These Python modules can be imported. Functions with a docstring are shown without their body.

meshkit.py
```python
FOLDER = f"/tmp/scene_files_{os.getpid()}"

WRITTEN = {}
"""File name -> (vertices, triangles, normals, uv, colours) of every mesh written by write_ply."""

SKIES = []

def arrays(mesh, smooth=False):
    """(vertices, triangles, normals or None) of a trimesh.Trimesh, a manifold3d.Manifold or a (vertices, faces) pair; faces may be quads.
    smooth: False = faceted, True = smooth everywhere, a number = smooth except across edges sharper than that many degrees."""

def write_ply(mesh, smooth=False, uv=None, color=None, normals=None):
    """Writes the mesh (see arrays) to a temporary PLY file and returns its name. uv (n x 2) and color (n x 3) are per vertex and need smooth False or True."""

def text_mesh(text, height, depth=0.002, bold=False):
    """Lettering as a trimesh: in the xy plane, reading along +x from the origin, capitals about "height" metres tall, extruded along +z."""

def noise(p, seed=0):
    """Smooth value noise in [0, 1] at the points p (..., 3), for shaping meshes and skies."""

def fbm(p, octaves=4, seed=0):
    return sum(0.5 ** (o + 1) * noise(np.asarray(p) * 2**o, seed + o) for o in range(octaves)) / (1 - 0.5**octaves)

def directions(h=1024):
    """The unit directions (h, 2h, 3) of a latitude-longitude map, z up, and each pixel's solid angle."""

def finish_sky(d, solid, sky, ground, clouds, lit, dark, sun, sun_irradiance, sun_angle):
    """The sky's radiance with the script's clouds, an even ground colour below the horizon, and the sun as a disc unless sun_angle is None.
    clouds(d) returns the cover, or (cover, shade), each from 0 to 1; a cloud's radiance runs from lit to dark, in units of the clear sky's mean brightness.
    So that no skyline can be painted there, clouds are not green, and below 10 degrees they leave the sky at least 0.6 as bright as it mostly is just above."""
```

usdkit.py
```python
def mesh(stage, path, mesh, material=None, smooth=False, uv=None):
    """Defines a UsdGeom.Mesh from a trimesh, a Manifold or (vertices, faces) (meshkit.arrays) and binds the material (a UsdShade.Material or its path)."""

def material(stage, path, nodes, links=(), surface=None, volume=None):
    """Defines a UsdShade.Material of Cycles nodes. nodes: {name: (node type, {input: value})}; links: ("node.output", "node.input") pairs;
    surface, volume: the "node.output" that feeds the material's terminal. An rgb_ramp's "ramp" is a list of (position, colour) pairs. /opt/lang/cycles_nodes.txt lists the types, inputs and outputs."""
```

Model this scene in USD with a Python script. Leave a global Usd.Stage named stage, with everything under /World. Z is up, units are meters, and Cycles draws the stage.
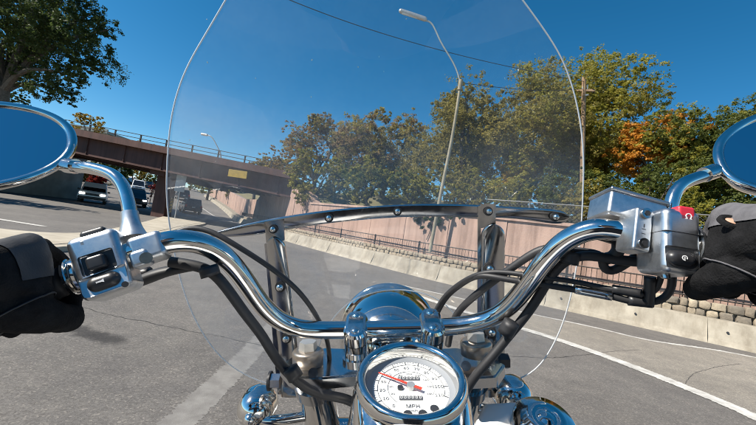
import math, random
import numpy as np, trimesh, manifold3d as m3, usdkit, meshkit
from scipy.interpolate import CubicSpline
from shapely.geometry import Polygon, box as sbox
from pxr import Usd, UsdGeom, UsdLux, UsdShade, Gf, Sdf

stage = Usd.Stage.CreateInMemory()
UsdGeom.SetStageUpAxis(stage, 'Z'); UsdGeom.SetStageMetersPerUnit(stage, 1.0)
W = UsdGeom.Xform.Define(stage, '/World'); stage.SetDefaultPrim(W.GetPrim())
A_ = np.array
# ------------------------------------------------------------------ camera: worn on the rider's chest, leaning with the motorcycle
FPX, CAMZ = 350.0, 1.25
lean, pitch = math.atan(.149), math.radians(3.0)
cl, sl, cp, sp = math.cos(lean), math.sin(lean), math.cos(pitch), math.sin(pitch)
Fw = A_([0, cp, sp]); U0 = A_([0, -sp, cp]); R0 = A_([1., 0, 0])
Rt = cl*R0 + sl*U0; Up = -sl*R0 + cl*U0; EYE = A_([0, 0, CAMZ])
cam = UsdGeom.Camera.Define(stage, '/World/camera')
cam.CreateHorizontalApertureAttr(36.0); cam.CreateVerticalApertureAttr(36*576/1024); cam.CreateFocalLengthAttr(36*FPX/756)
cam.CreateClippingRangeAttr(Gf.Vec2f(0.02, 4000)); cam.CreateExposureAttr(0.9)
Mx = np.eye(4); Mx[0, :3] = Rt; Mx[1, :3] = Up; Mx[2, :3] = -Fw; Mx[3, :3] = EYE
cam.AddTransformOp().Set(Gf.Matrix4d(*Mx.ravel().tolist()))
# ------------------------------------------------------------------ sun and sky
SUN_EL, SUN_H = math.radians(45), A_([-.94, -.34])
sun_dir = A_([SUN_H[0]*math.cos(SUN_EL), SUN_H[1]*math.cos(SUN_EL), math.sin(SUN_EL)]); sun_dir /= np.linalg.norm(sun_dir)
SUN_ROT = math.atan2(sun_dir[0], sun_dir[1])
sky_mat = usdkit.material(stage, '/World/Looks/sky_light', {
    's': ('sky_texture', {'sky_type': 'single_scattering', 'sun_disc': False, 'sun_elevation': SUN_EL, 'sun_rotation': SUN_ROT, 'altitude': 1800.0, 'air_density': 1.0, 'aerosol_density': 0.35, 'ozone_density': 2.2}),
    'h': ('hsv', {'hue': 0.488, 'saturation': 1.36, 'value': 1.0, 'fac': 1.0}),
    'b': ('background_shader', {'strength': 0.076})}, [('s.color', 'h.color'), ('h.color', 'b.color')], surface='b.background')
dome = UsdLux.DomeLight.Define(stage, '/World/sky'); dome.CreateIntensityAttr(1.0)
UsdShade.MaterialBindingAPI.Apply(dome.GetPrim()).Bind(sky_mat)
dome.GetPrim().SetCustomDataByKey('kind', 'structure')
sun = UsdLux.DistantLight.Define(stage, '/World/sun'); sun.CreateIntensityAttr(1.25); sun.CreateAngleAttr(0.53); sun.CreateNormalizeAttr(True)
sun.CreateColorAttr(Gf.Vec3f(1.0, .94, .84))
zz = sun_dir; xx = np.cross([0, 0, 1], zz); xx /= np.linalg.norm(xx); yy = np.cross(zz, xx)
Ms = np.eye(4); Ms[0, :3] = xx; Ms[1, :3] = yy; Ms[2, :3] = zz
sun.AddTransformOp().Set(Gf.Matrix4d(*Ms.ravel().tolist()))

# ------------------------------------------------------------------ helpers
def wp(px, py, d): return EYE + Rt*(px-378)/FPX*d + Fw*d + Up*(212.5-py)/FPX*d   # survey point at a distance -> world
def P(px, py, d): return A_([(px-378)/FPX*d, d, (212.5-py)/FPX*d])                 # the same in the motorcycle's own frame
MC = np.eye(4); MC[:3, 0] = Rt; MC[:3, 1] = Fw; MC[:3, 2] = Up; MC[:3, 3] = EYE    # motorcycle frame -> world
def gp(px, py):
    v = wp(px, py, 1) - EYE; return (EYE - v*CAMZ/v[2])[:2]
def unit(v): v = np.asarray(v, float); return v/np.linalg.norm(v)
used = {}
def uniq(parent, name):
    k = (parent, name); n = used.get(k, -1) + 1; used[k] = n
    return f'{parent}/{name}' if n == 0 else f'{parent}/{name}_{n:03d}'
BASE = {}
def tag(prim, label=None, cat=None, group=None, kind=None):
    for k, v in (('label', label), ('category', cat), ('group', group), ('kind', kind)):
        if v: prim.SetCustomDataByKey(k, v)
    return prim
def thing(name, label, cat, base=(0, 0, 0), group=None, kind=None, frame=None, rotz=0.0):
    x = UsdGeom.Xform.Define(stage, uniq('/World', name)); x.AddTranslateOp().Set(Gf.Vec3d(*map(float, base)))
    if rotz: x.AddRotateZOp().Set(math.degrees(rotz))
    p = str(x.GetPath()); BASE[p] = (np.asarray(base, float), frame)
    tag(x.GetPrim(), label, cat, group, kind); return p
def arr(m):
    if hasattr(m, 'to_mesh'):
        q = m.to_mesh(); return np.array(q.vert_properties[:, :3], float), np.array(q.tri_verts)
    if isinstance(m, (tuple, list)): return np.asarray(m[0], float), np.asarray(m[1])
    return np.array(m.vertices, float), np.array(m.faces)
def cat_(ms):
    vs, fs, n = [], [], 0
    for m in ms:
        v, f = arr(m)
        if f.shape[1] == 4: f = np.vstack([f[:, [0, 1, 2]], f[:, [0, 2, 3]]])
        vs.append(v); fs.append(f + n); n += len(v)
    return np.vstack(vs), np.vstack(fs)
def obj(name, mesh, mat, parent=None, smooth=False, label=None, cat=None, group=None, kind=None, local=False):
    if isinstance(mesh, list): mesh = cat_(mesh)
    v, f = arr(mesh); par = parent or '/World'
    if parent and not local:
        top = '/'.join(parent.split('/')[:3]); base, fr = BASE[top]
        if fr is not None: v = v @ fr[:3, :3].T + fr[:3, 3]
        v = v - base
    path = uniq(par, name)
    usdkit.mesh(stage, path, (v, f), mat, smooth=smooth)
    tag(stage.GetPrimAtPath(path), label, cat, group, kind); return path
def box(sx, sy, sz, c=(0, 0, 0)):
    m = trimesh.creation.box([sx, sy, sz]); m.apply_translation(c); return m
def ori(m, o, ex, ey, ez):
    v, f = arr(m); B = np.stack([ex, ey, ez], 1); v = v @ B.T + np.asarray(o)
    if np.linalg.det(B) < 0: f = f[:, ::-1]
    return v, f
def frame_from(z, xhint=(1, 0, 0)):
    z = unit(z); x = np.asarray(xhint, float); x = unit(x - z*np.dot(x, z)); return x, np.cross(z, x), z
def sph(r, c=(0, 0, 0), n=20): return m3.Manifold.sphere(r, n).translate(tuple(map(float, c)))
def hull(ms): return m3.Manifold.batch_hull(ms)
def rbox(sx, sy, sz, r, n=16):
    return hull([sph(r, (i*(sx/2-r), j*(sy/2-r), k*(sz/2-r)), n) for i in (-1, 1) for j in (-1, 1) for k in (-1, 1)])
def cyl(p0, p1, r, r1=None, n=24):
    p0, p1 = A_(p0, float), A_(p1, float); h = np.linalg.norm(p1-p0); z = (p1-p0)/h
    m = m3.Manifold.cylinder(float(h), float(r), float(r if r1 is None else r1), n)
    return ori(m, p0, *frame_from(z, (1, 0, 0) if abs(z[0]) < .9 else (0, 1, 0)))
def rev(prof, n=48):   # lathe about z, profile (r, z)
    pr = A_(prof, float); a = np.arange(n)*2*np.pi/n
    v = np.stack([pr[:, None, 0]*np.cos(a), pr[:, None, 0]*np.sin(a), np.broadcast_to(pr[:, None, 1], (len(pr), n))], -1).reshape(-1, 3)
    i, j = np.meshgrid(np.arange(len(pr)-1), np.arange(n), indexing='ij')
    q = np.stack([i*n+j, i*n+(j+1) % n, (i+1)*n+(j+1) % n, (i+1)*n+j], -1).reshape(-1, 4)
    return v, np.vstack([q[:, [0, 1, 2]], q[:, [0, 2, 3]]])
def spline(pts, n, closed=False):
    p = A_(pts, float)
    if closed: p = np.vstack([p, p[:1]])
    t = np.r_[0, np.cumsum(np.maximum(np.linalg.norm(np.diff(p[:, :3], axis=0), axis=1), 1e-9)**.6)]
    cs = CubicSpline(t, p, bc_type='periodic' if closed else 'natural')
    return cs(np.linspace(0, t[-1], n, endpoint=not closed))
def tube(pts, r, sides=12, n=None, smooth=True, closed=False, flat=1.0):
    p = A_(pts, float); r = np.broadcast_to(np.asarray(r, float), (len(p),))
    if smooth:
        q = spline(np.hstack([p, r[:, None]]), n or max(8, 5*len(p)), closed); p, r = q[:, :3], np.maximum(q[:, 3], 1e-5)
    L = len(p)
    t = (np.roll(p, -1, 0) - np.roll(p, 1, 0)) if closed else np.gradient(p, axis=0)
    t /= np.linalg.norm(t, axis=1, keepdims=True) + 1e-12
    x = np.cross(t[0], [0, 0, 1.] if abs(t[0][2]) < .9 else [1., 0, 0]); x = unit(x); X = [x]
    for i in range(1, L):
        x = x - t[i]*np.dot(x, t[i]); x = unit(x); X.append(x)
    X = A_(X); Y = np.cross(t, X); a = np.arange(sides)*2*np.pi/sides
    v = (p[:, None] + r[:, None, None]*(np.cos(a)[None, :, None]*X[:, None] + flat*np.sin(a)[None, :, None]*Y[:, None])).reshape(-1, 3)
    i, j = np.meshgrid(np.arange(L if closed else L-1), np.arange(sides), indexing='ij'); i2 = (i+1) % L
    q = np.stack([i*sides+j, i*sides+(j+1) % sides, i2*sides+(j+1) % sides, i2*sides+j], -1).reshape(-1, 4)
    f = np.vstack([q[:, [0, 1, 2]], q[:, [0, 2, 3]]])
    if not closed:
        v = np.vstack([v, p[:1], p[-1:]]); k = np.arange(sides); e = len(v)
        f = np.vstack([f, np.stack([(k+1) % sides, k, np.full(sides, e-2)], 1), np.stack([(L-1)*sides+k, (L-1)*sides+(k+1) % sides, np.full(sides, e-1)], 1)])
    return v, f
def prism(poly, h, z0=0):   # 2-D outline extruded along z
    m = trimesh.creation.extrude_polygon(poly if isinstance(poly, Polygon) else Polygon(poly), h, engine='earcut'); m.apply_translation([0, 0, z0]); return m
def grid_faces(a, b):
    i, j = np.meshgrid(np.arange(a-1), np.arange(b-1), indexing='ij')
    q = np.stack([i*b+j, (i+1)*b+j, (i+1)*b+j+1, i*b+j+1], -1).reshape(-1, 4)
    return np.vstack([q[:, [0, 1, 2]], q[:, [0, 2, 3]]])
def patch(poly, fn, cell):  # polygon cut into cells so that it can bend; fn maps (n,2) -> (n,3)
    poly = poly if isinstance(poly, Polygon) else Polygon(poly); poly = poly.buffer(0); x0, y0, x1, y1 = poly.bounds; V, Fc = [], []
    for i in range(int((x1-x0)/cell)+1):
        for j in range(int((y1-y0)/cell)+1):
            g = poly.intersection(sbox(x0+i*cell, y0+j*cell, x0+(i+1)*cell, y0+(j+1)*cell))
            for q in getattr(g, 'geoms', [g]):
                if q.geom_type == 'Polygon' and q.area > 1e-9:
                    v, f = trimesh.creation.triangulate_polygon(q, engine='earcut'); Fc.append(f + sum(map(len, V))); V.append(v)
    m = trimesh.Trimesh(np.hstack([np.vstack(V), np.zeros((sum(map(len, V)), 1))]), np.vstack(Fc), process=False)
    m.merge_vertices(); f = m.faces; v2 = np.array(m.vertices)[:, :2]
    n = np.cross(m.vertices[f[:, 1]]-m.vertices[f[:, 0]], m.vertices[f[:, 2]]-m.vertices[f[:, 0]])[:, 2]
    f = np.array(f); f[n < 0] = f[n < 0][:, ::-1]
    return np.asarray(fn(v2)), f

# ------------------------------------------------------------------ materials
def mat(name, c, rough=.5, metal=0., c2=None, scale=5., bump=0., bscale=None, spec=.5, dist=.01, detail=4., stops=(.35, .65), obj_space=False, coat=0., rvar=0., streak=None):
    n = {'p': ('principled_bsdf', {'base_color': c, 'roughness': rough, 'metallic': metal, 'specular_ior_level': spec, 'coat_weight': coat})}; l = []
    if c2 is not None or bump or rvar:
        n['g'] = ('texture_coordinate', {}) if obj_space else ('geometry', {}); src = 'g.object' if obj_space else 'g.position'
    if c2 is not None:
        n['n'] = ('noise_texture', {'scale': scale, 'detail': detail, 'roughness': .6}); n['r'] = ('rgb_ramp', {'ramp': [(stops[0], c), (stops[1], c2)]})
        l += [(src, 'n.vector'), ('n.fac', 'r.fac'), ('r.color', 'p.base_color')]
    if streak:   # rain streaks and soiling running down the surface
        n['sm'] = ('mapping', {'scale': (2.6, 2.6, .22)}); n['sn'] = ('noise_texture', {'scale': 1.6, 'detail': 7., 'roughness': .65}); n['sr'] = ('rgb_ramp', {'ramp': [(.36, streak), (.56, (1., 1., 1.)), (.75, (1.06, 1.06, 1.05))]}); n['sx'] = ('mix', {'mix_type': 'multiply', 'fac': 1.})
        l.remove(('r.color', 'p.base_color')); l += [(src, 'sm.vector'), ('sm.vector', 'sn.vector'), ('sn.fac', 'sr.fac'), ('r.color', 'sx.color1'), ('sr.color', 'sx.color2'), ('sx.color', 'p.base_color')]
    if bump:
        n['bn'] = ('noise_texture', {'scale': bscale or scale*4, 'detail': 3.}); n['b'] = ('bump', {'strength': bump, 'distance': dist})
        l += [(src, 'bn.vector'), ('bn.fac', 'b.height'), ('b.normal', 'p.normal')]
    if rvar:
        n['rn'] = ('noise_texture', {'scale': 30., 'detail': 5., 'roughness': .7}); n['rm'] = ('map_range', {'from_min': .4, 'from_max': .75, 'to_min': rough, 'to_max': rough+rvar, 'clamp': True})
        l += [(src, 'rn.vector'), ('rn.fac', 'rm.value'), ('rm.result', 'p.roughness')]
    return usdkit.material(stage, '/World/Looks/'+name, n, l, surface='p.BSDF')
chrome = mat('chrome', (.74, .715, .68), .05, 1., rvar=.14)
bracket_steel = mat('bracket_steel', (.5, .49, .48), .1, 1., rvar=.12)
chrome_dull = mat('chrome_dull', (.5, .5, .5), .16, 1., rvar=.06)
alu = mat('brushed_aluminium', (.62, .63, .64), .3, 1., bump=.06, bscale=900, dist=.0004, rvar=.15)
steel_grey = mat('grey_cast_metal', (.42, .43, .44), .38, 1., rvar=.15)
rubber = mat('black_rubber', (.018, .018, .02), .55, bump=.1, bscale=600, dist=.0005)
plastic = mat('black_plastic', (.02, .02, .022), .35, rvar=.2)
red_plastic = mat('red_plastic', (.5, .022, .04), .38, rvar=.2)
print_white = mat('white_print', (.75, .75, .75), .5)
dial_white = mat('dial_white', (.8, .8, .78), .5)
dial_ink = mat('dial_ink', (.07, .07, .075), .5)
needle_red = mat('needle_red', (.5, .045, .02), .4)
paint_white = mat('white_paint', (.8, .8, .79), .25, coat=.5)
paint_black = mat('black_paint', (.012, .012, .015), .2, coat=.6)
orange_lens = mat('orange_lens', (.6, .16, .02), .2)
mirror_glass = mat('mirror_glass', (.62, .66, .7), .01, 1.)
leather = mat('black_leather', (.02, .02, .02), .5, bump=.2, bscale=300, dist=.001)
glove_black = mat('glove_black', (.007, .007, .0075), .92, c2=(.014, .014, .015), scale=60, bump=.6, bscale=500, dist=.002, spec=.1)
glove_grey = mat('glove_grey', (.085, .083, .09), .9, c2=(.12, .117, .125), scale=90, bump=.5, bscale=900, dist=.001, spec=.2)
glove_pad = mat('glove_pad', (.022, .022, .024), .6, bump=.3, bscale=500, dist=.001)
jacket_m = mat('jacket_cloth', (.02, .02, .025), .75, bump=.2, bscale=80, dist=.003)
denim = mat('denim', (.03, .045, .09), .9, c2=(.05, .07, .12), scale=40)
skin = mat('skin', (.42, .25, .17), .5)
helmet_m = mat('helmet_paint', (.02, .02, .02), .15, coat=.6)
def pane_mat(name, tint, rough, haze, ior=1.45, haze_col=(.74, .72, .69), low=1.4):   # pale scattering layer, thicker below the height low
    return usdkit.material(stage, '/World/Looks/'+name, {
        't': ('transparent_bsdf', {'color': tint}), 'gl': ('glossy_bsdf', {'color': (1, 1, 1), 'roughness': rough}), 'fr': ('layer_weight', {'blend': .5}), 'pw': ('math', {'math_type': 'power', 'value2': 5.}), 'ma': ('math', {'math_type': 'multiply_add', 'value2': .95, 'value3': .045}),
        'm': ('mix_closure', {}), 'd': ('diffuse_bsdf', {'color': haze_col}), 'tl': ('translucent_bsdf', {'color': haze_col}), 'dm': ('mix_closure', {'fac': .6}),
        'g': ('geometry', {}), 'n': ('noise_texture', {'scale': 9., 'detail': 5., 'roughness': .65}), 'mr': ('map_range', {'from_min': .3, 'from_max': .75, 'to_min': haze*.45, 'to_max': haze*1.7, 'clamp': True}),
        'o': ('mix_closure', {}), 'sz': ('separate_xyz', {}), 'hz': ('map_range', {'range_type': 'smoothstep', 'from_min': low-.03, 'from_max': low+.05, 'to_min': 1.0, 'to_max': .25, 'clamp': True}), 'mh': ('math', {'math_type': 'multiply'})},
        [('fr.facing', 'pw.value1'), ('pw.value', 'ma.value1'), ('ma.value', 'm.fac'), ('t.BSDF', 'm.closure1'), ('gl.BSDF', 'm.closure2'), ('d.BSDF', 'dm.closure1'), ('tl.BSDF', 'dm.closure2'), ('g.position', 'n.vector'), ('n.fac', 'mr.value'), ('g.position', 'sz.vector'), ('sz.z', 'hz.value'), ('mr.result', 'mh.value1'), ('hz.result', 'mh.value2'), ('mh.value', 'o.fac'), ('m.closure', 'o.closure1'), ('dm.closure', 'o.closure2')], surface='o.closure')
screen_glass = pane_mat('screen_polycarbonate', (.98, .985, .985), .0, .15)
clock_glass = pane_mat('gauge_glass', (.96, .97, .97), .0, .01, low=9.)
screen_edge = mat('screen_edge', (.62, .63, .64), .25, spec=.6)
speck_m = mat('dried_specks', (.5, .5, .45), .8)
# asphalt
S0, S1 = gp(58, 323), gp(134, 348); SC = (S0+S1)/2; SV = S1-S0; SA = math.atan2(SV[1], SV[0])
def asphalt(name, dark, light, patch_amt=1.0):   # worn asphalt; a soft cast shadow is painted into the left lane
    return usdkit.material(stage, '/World/Looks/'+name, {
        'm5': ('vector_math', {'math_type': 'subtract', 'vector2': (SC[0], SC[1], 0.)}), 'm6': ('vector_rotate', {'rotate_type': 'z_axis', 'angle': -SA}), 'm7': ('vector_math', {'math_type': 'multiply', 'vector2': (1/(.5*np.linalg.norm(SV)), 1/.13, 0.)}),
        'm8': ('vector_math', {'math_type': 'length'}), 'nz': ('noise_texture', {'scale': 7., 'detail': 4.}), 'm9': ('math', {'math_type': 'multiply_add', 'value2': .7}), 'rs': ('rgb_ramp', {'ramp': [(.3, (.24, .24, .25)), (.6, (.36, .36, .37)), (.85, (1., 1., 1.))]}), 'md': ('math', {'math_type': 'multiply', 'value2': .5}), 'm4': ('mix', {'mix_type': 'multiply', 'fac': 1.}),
        'n5': ('noise_texture', {'scale': .16, 'detail': 3.}), 'r5': ('rgb_ramp', {'ramp': [(.35, (.86, .86, .87)), (.6, (1.1, 1.09, 1.07))]}), 'ma': ('mix', {'mix_type': 'multiply', 'fac': 1.}),
        'g': ('geometry', {}), 'n1': ('noise_texture', {'scale': .55, 'detail': 5., 'roughness': .6}), 'r1': ('rgb_ramp', {'ramp': [(.3, dark), (.7, light)]}),
        'v': ('voronoi_texture', {'scale': 95., 'feature': 'f1'}), 'rv': ('rgb_ramp', {'ramp': [(0., (.72, .71, .7)), (.5, (.95, .95, .95)), (.85, (1.03, 1.03, 1.03)), (.96, (1.35, 1.33, 1.28)), (1., (1.6, 1.56, 1.5))]}),
        'sc': ('separate_color', {}), 'n2': ('noise_texture', {'scale': 170., 'detail': 4., 'roughness': .75}), 'r2': ('rgb_ramp', {'ramp': [(.3, (.68, .68, .68)), (.5, (1., 1., 1.)), (.72, (1.32, 1.3, 1.26))]}),
        'n3': ('noise_texture', {'scale': 3.2, 'detail': 6., 'roughness': .7}), 'r3': ('rgb_ramp', {'ramp': [(.35, (.84, .84, .85)), (.65, (1.1, 1.09, 1.07))]}),
        'm1': ('mix', {'mix_type': 'multiply', 'fac': 1.}), 'm2': ('mix', {'mix_type': 'multiply', 'fac': 1.}), 'm3': ('mix', {'mix_type': 'multiply', 'fac': 1.}),
        'b': ('bump', {'strength': .55, 'distance': .004}), 'p': ('principled_bsdf', {'roughness': .82, 'specular_ior_level': .35})},
        [('g.position', 'n1.vector'), ('g.position', 'n2.vector'), ('g.position', 'n3.vector'), ('g.position', 'v.vector'), ('n1.fac', 'r1.fac'), ('n2.fac', 'r2.fac'), ('n3.fac', 'r3.fac'), ('v.color', 'sc.color'), ('sc.r', 'rv.fac'),
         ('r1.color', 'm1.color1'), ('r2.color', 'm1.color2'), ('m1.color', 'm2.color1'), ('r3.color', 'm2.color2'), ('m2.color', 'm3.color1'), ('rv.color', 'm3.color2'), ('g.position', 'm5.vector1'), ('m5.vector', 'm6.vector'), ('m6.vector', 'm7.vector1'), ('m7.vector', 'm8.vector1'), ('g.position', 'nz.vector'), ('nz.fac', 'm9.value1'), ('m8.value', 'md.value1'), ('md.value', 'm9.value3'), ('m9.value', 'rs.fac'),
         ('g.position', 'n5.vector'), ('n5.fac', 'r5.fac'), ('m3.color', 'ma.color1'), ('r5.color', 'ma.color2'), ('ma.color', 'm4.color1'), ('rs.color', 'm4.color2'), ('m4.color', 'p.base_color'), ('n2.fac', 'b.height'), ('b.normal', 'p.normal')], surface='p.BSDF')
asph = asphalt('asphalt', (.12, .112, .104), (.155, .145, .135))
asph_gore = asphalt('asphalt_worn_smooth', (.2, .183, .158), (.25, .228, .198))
line_white = mat('road_line_paint', (.29, .275, .25), .8, c2=(.53, .51, .47), scale=7., bump=.4, bscale=150, dist=.003, detail=8., stops=(.32, .6))
line_worn = mat('road_line_paint_worn', (.14, .13, .12), .85, c2=(.2, .19, .175), scale=9., bump=.4, bscale=150, dist=.003, detail=9., stops=(.36, .66))
crack_m = mat('crack_filler', (.06, .056, .052), .8)
concrete = mat('weathered_concrete', (.235, .205, .16), .9, c2=(.36, .32, .255), scale=2.2, bump=.35, bscale=45, dist=.006, detail=8., streak=(.76, .74, .71))
concrete_light = mat('patched_concrete', (.5, .45, .35), .9, c2=(.57, .52, .41), scale=4., bump=.2, bscale=60, dist=.004)
kerb_conc = mat('island_concrete', (.3, .26, .2), .9, c2=(.41, .365, .29), scale=2.2, bump=.3, bscale=50, dist=.005, detail=8.)
pinks = [mat(f'pink_panel_{k}', c, .9, c2=tuple(x*1.22 for x in c), scale=1.3, bump=.5, bscale=28, dist=.012, detail=8., streak=(.66, .64, .62)) for k, c in zip('abc', ((.325, .215, .168), (.35, .235, .185), (.3, .2, .16)))]
wall_core = mat('grey_wall_core', (.2, .16, .14), .95, bump=.3, bscale=20)
stones = [mat(f'rubble_stone_{k}', c, .9, c2=tuple(x*1.5 for x in c), scale=9., bump=.6, bscale=40, dist=.01) for k, c in zip('abcd', ((.16, .13, .095), (.22, .18, .13), (.13, .11, .085), (.26, .215, .155)))]
mortar = mat('mortar', (.22, .19, .15), .95, bump=.4, bscale=40)
rail_iron = mat('rail_iron', (.035, .032, .03), .6, .5, c2=(.06, .05, .042), scale=12.)
galv = mat('galvanised_steel', (.45, .45, .44), .45, .8, c2=(.55, .55, .54), scale=20)
pole_m = mat('pole_weathered', (.2, .175, .12), .75, c2=(.3, .265, .19), scale=3., bump=.1, bscale=40)
wood_m = mat('pole_timber', (.2, .125, .07), .85, c2=(.3, .2, .12), scale=4., bump=.4, bscale=30, dist=.01)
wire_m = mat('cable_black', (.015, .015, .015), .6)
girder_m = mat('bridge_girder_paint', (.07, .026, .019), .65, c2=(.098, .043, .033), scale=.8, bump=.1, bscale=10, detail=7., streak=(.6, .58, .55))
bridge_conc = mat('bridge_concrete', (.22, .18, .15), .9, c2=(.33, .28, .23), scale=.9, bump=.3, bscale=20, detail=8.)
tan_conc = mat('tan_concrete', (.38, .31, .24), .9, c2=(.5, .42, .33), scale=1., bump=.3, bscale=20)
sign_yellow = mat('sign_yellow', (.4, .26, .03), .6, c2=(.31, .21, .03), scale=5.)
sign_back = mat('sign_back_metal', (.3, .31, .32), .5, .6, c2=(.36, .37, .38), scale=4.)
soil = mat('dry_soil', (.14, .1, .06), .95, c2=(.2, .15, .085), scale=.7, bump=.5, bscale=8, dist=.05, detail=8.)
grass_m = mat('dry_grass', (.1, .095, .04), .95, c2=(.2, .16, .08), scale=.8, bump=.6, bscale=12, dist=.05, detail=8.)
bark = mat('bark', (.05, .038, .028), .9, c2=(.1, .078, .06), scale=8., bump=.6, bscale=25, dist=.02)
stucco = mat('pale_stucco', (.4, .4, .36), .9, c2=(.46, .46, .42), scale=1.)
roof_green = mat('grey_green_roofing', (.14, .16, .15), .7, c2=(.18, .2, .19), scale=2.)
dark_glass = mat('dark_window_glass', (.012, .014, .018), .06, spec=.8)
tyre_m = mat('tyre_rubber', (.02, .02, .02), .8)
lamp_on = usdkit.material(stage, '/World/Looks/headlamp_lit', {'e': ('emission', {'color': (1., .97, .9), 'strength': 4.})}, [], surface='e.emission')
lamp_red = mat('tail_lamp', (.35, .01, .01), .3)
def leaf_mat(name, cols, trans=.45):
    n = len(cols)
    return usdkit.material(stage, '/World/Looks/'+name, {
        'g': ('geometry', {}), 'n': ('noise_texture', {'scale': .55, 'detail': 3.}), 'mx': ('math', {'math_type': 'multiply_add', 'value2': .55, 'value3': -.02}), 'ad': ('math', {'math_type': 'multiply_add', 'value2': .5}),
        'r': ('rgb_ramp', {'ramp': [(i/(n-1)*.5+.25, c) for i, c in enumerate(cols)]}), 'p': ('principled_bsdf', {'roughness': .6, 'specular_ior_level': .3}), 't': ('translucent_bsdf', {}), 'm': ('mix_closure', {'fac': trans})},
        [('g.position', 'n.vector'), ('g.random_per_island', 'mx.value1'), ('n.fac', 'ad.value1'), ('mx.value', 'ad.value3'), ('ad.value', 'r.fac'), ('r.color', 'p.base_color'), ('r.color', 't.color'), ('p.BSDF', 'm.closure1'), ('t.BSDF', 'm.closure2')], surface='m.closure')
L_dark = leaf_mat('leaf_dark_green', [(.055, .08, .02), (.13, .17, .042), (.3, .31, .085)], .5)
L_green = leaf_mat('leaf_green', [(.1, .12, .026), (.24, .26, .055), (.44, .42, .09)], .5)
L_olive = leaf_mat('leaf_olive', [(.24, .2, .045), (.5, .41, .09), (.74, .6, .16)], .5)
L_ygreen = leaf_mat('leaf_yellow_green', [(.25, .23, .035), (.52, .45, .07), (.78, .64, .1)], .5)
L_yellow = leaf_mat('leaf_yellow', [(.3, .2, .02), (.6, .43, .04), (.8, .58, .07)], .5)
L_orange = leaf_mat('leaf_orange', [(.5, .22, .03), (.85, .42, .045), (.9, .6, .09)], .5)
L_brown = leaf_mat('leaf_rust_brown', [(.24, .16, .06), (.48, .33, .12), (.7, .5, .19)], .5)
L_red = leaf_mat('leaf_red', [(.26, .03, .02), (.5, .07, .04), (.65, .12, .05)], .5)

# ------------------------------------------------------------------ lie of the land
def gz(x, y):
    r = np.sqrt(np.asarray(x, float)**2 + np.maximum(np.asarray(y, float), 0)**2); t = np.clip(r-44, 0, 110)
    return .066*np.where(t < 6, t*t/12, t-3)
def radial(r, a): return np.stack([np.outer(r, np.sin(a)), np.outer(r, np.cos(a))], -1)
rr = np.r_[0, np.geomspace(3, 900, 46)]; aa = np.linspace(-np.pi, np.pi, 97)
g2 = radial(rr, aa); gv = np.dstack([g2, gz(g2[..., 0], g2[..., 1])-.18])
obj('ground', (gv.reshape(-1, 3), grid_faces(len(rr), len(aa))[:, ::-1]), grass_m, smooth=True, kind='structure', label='dry grassy ground spreading beyond the roads to the horizon')
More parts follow.
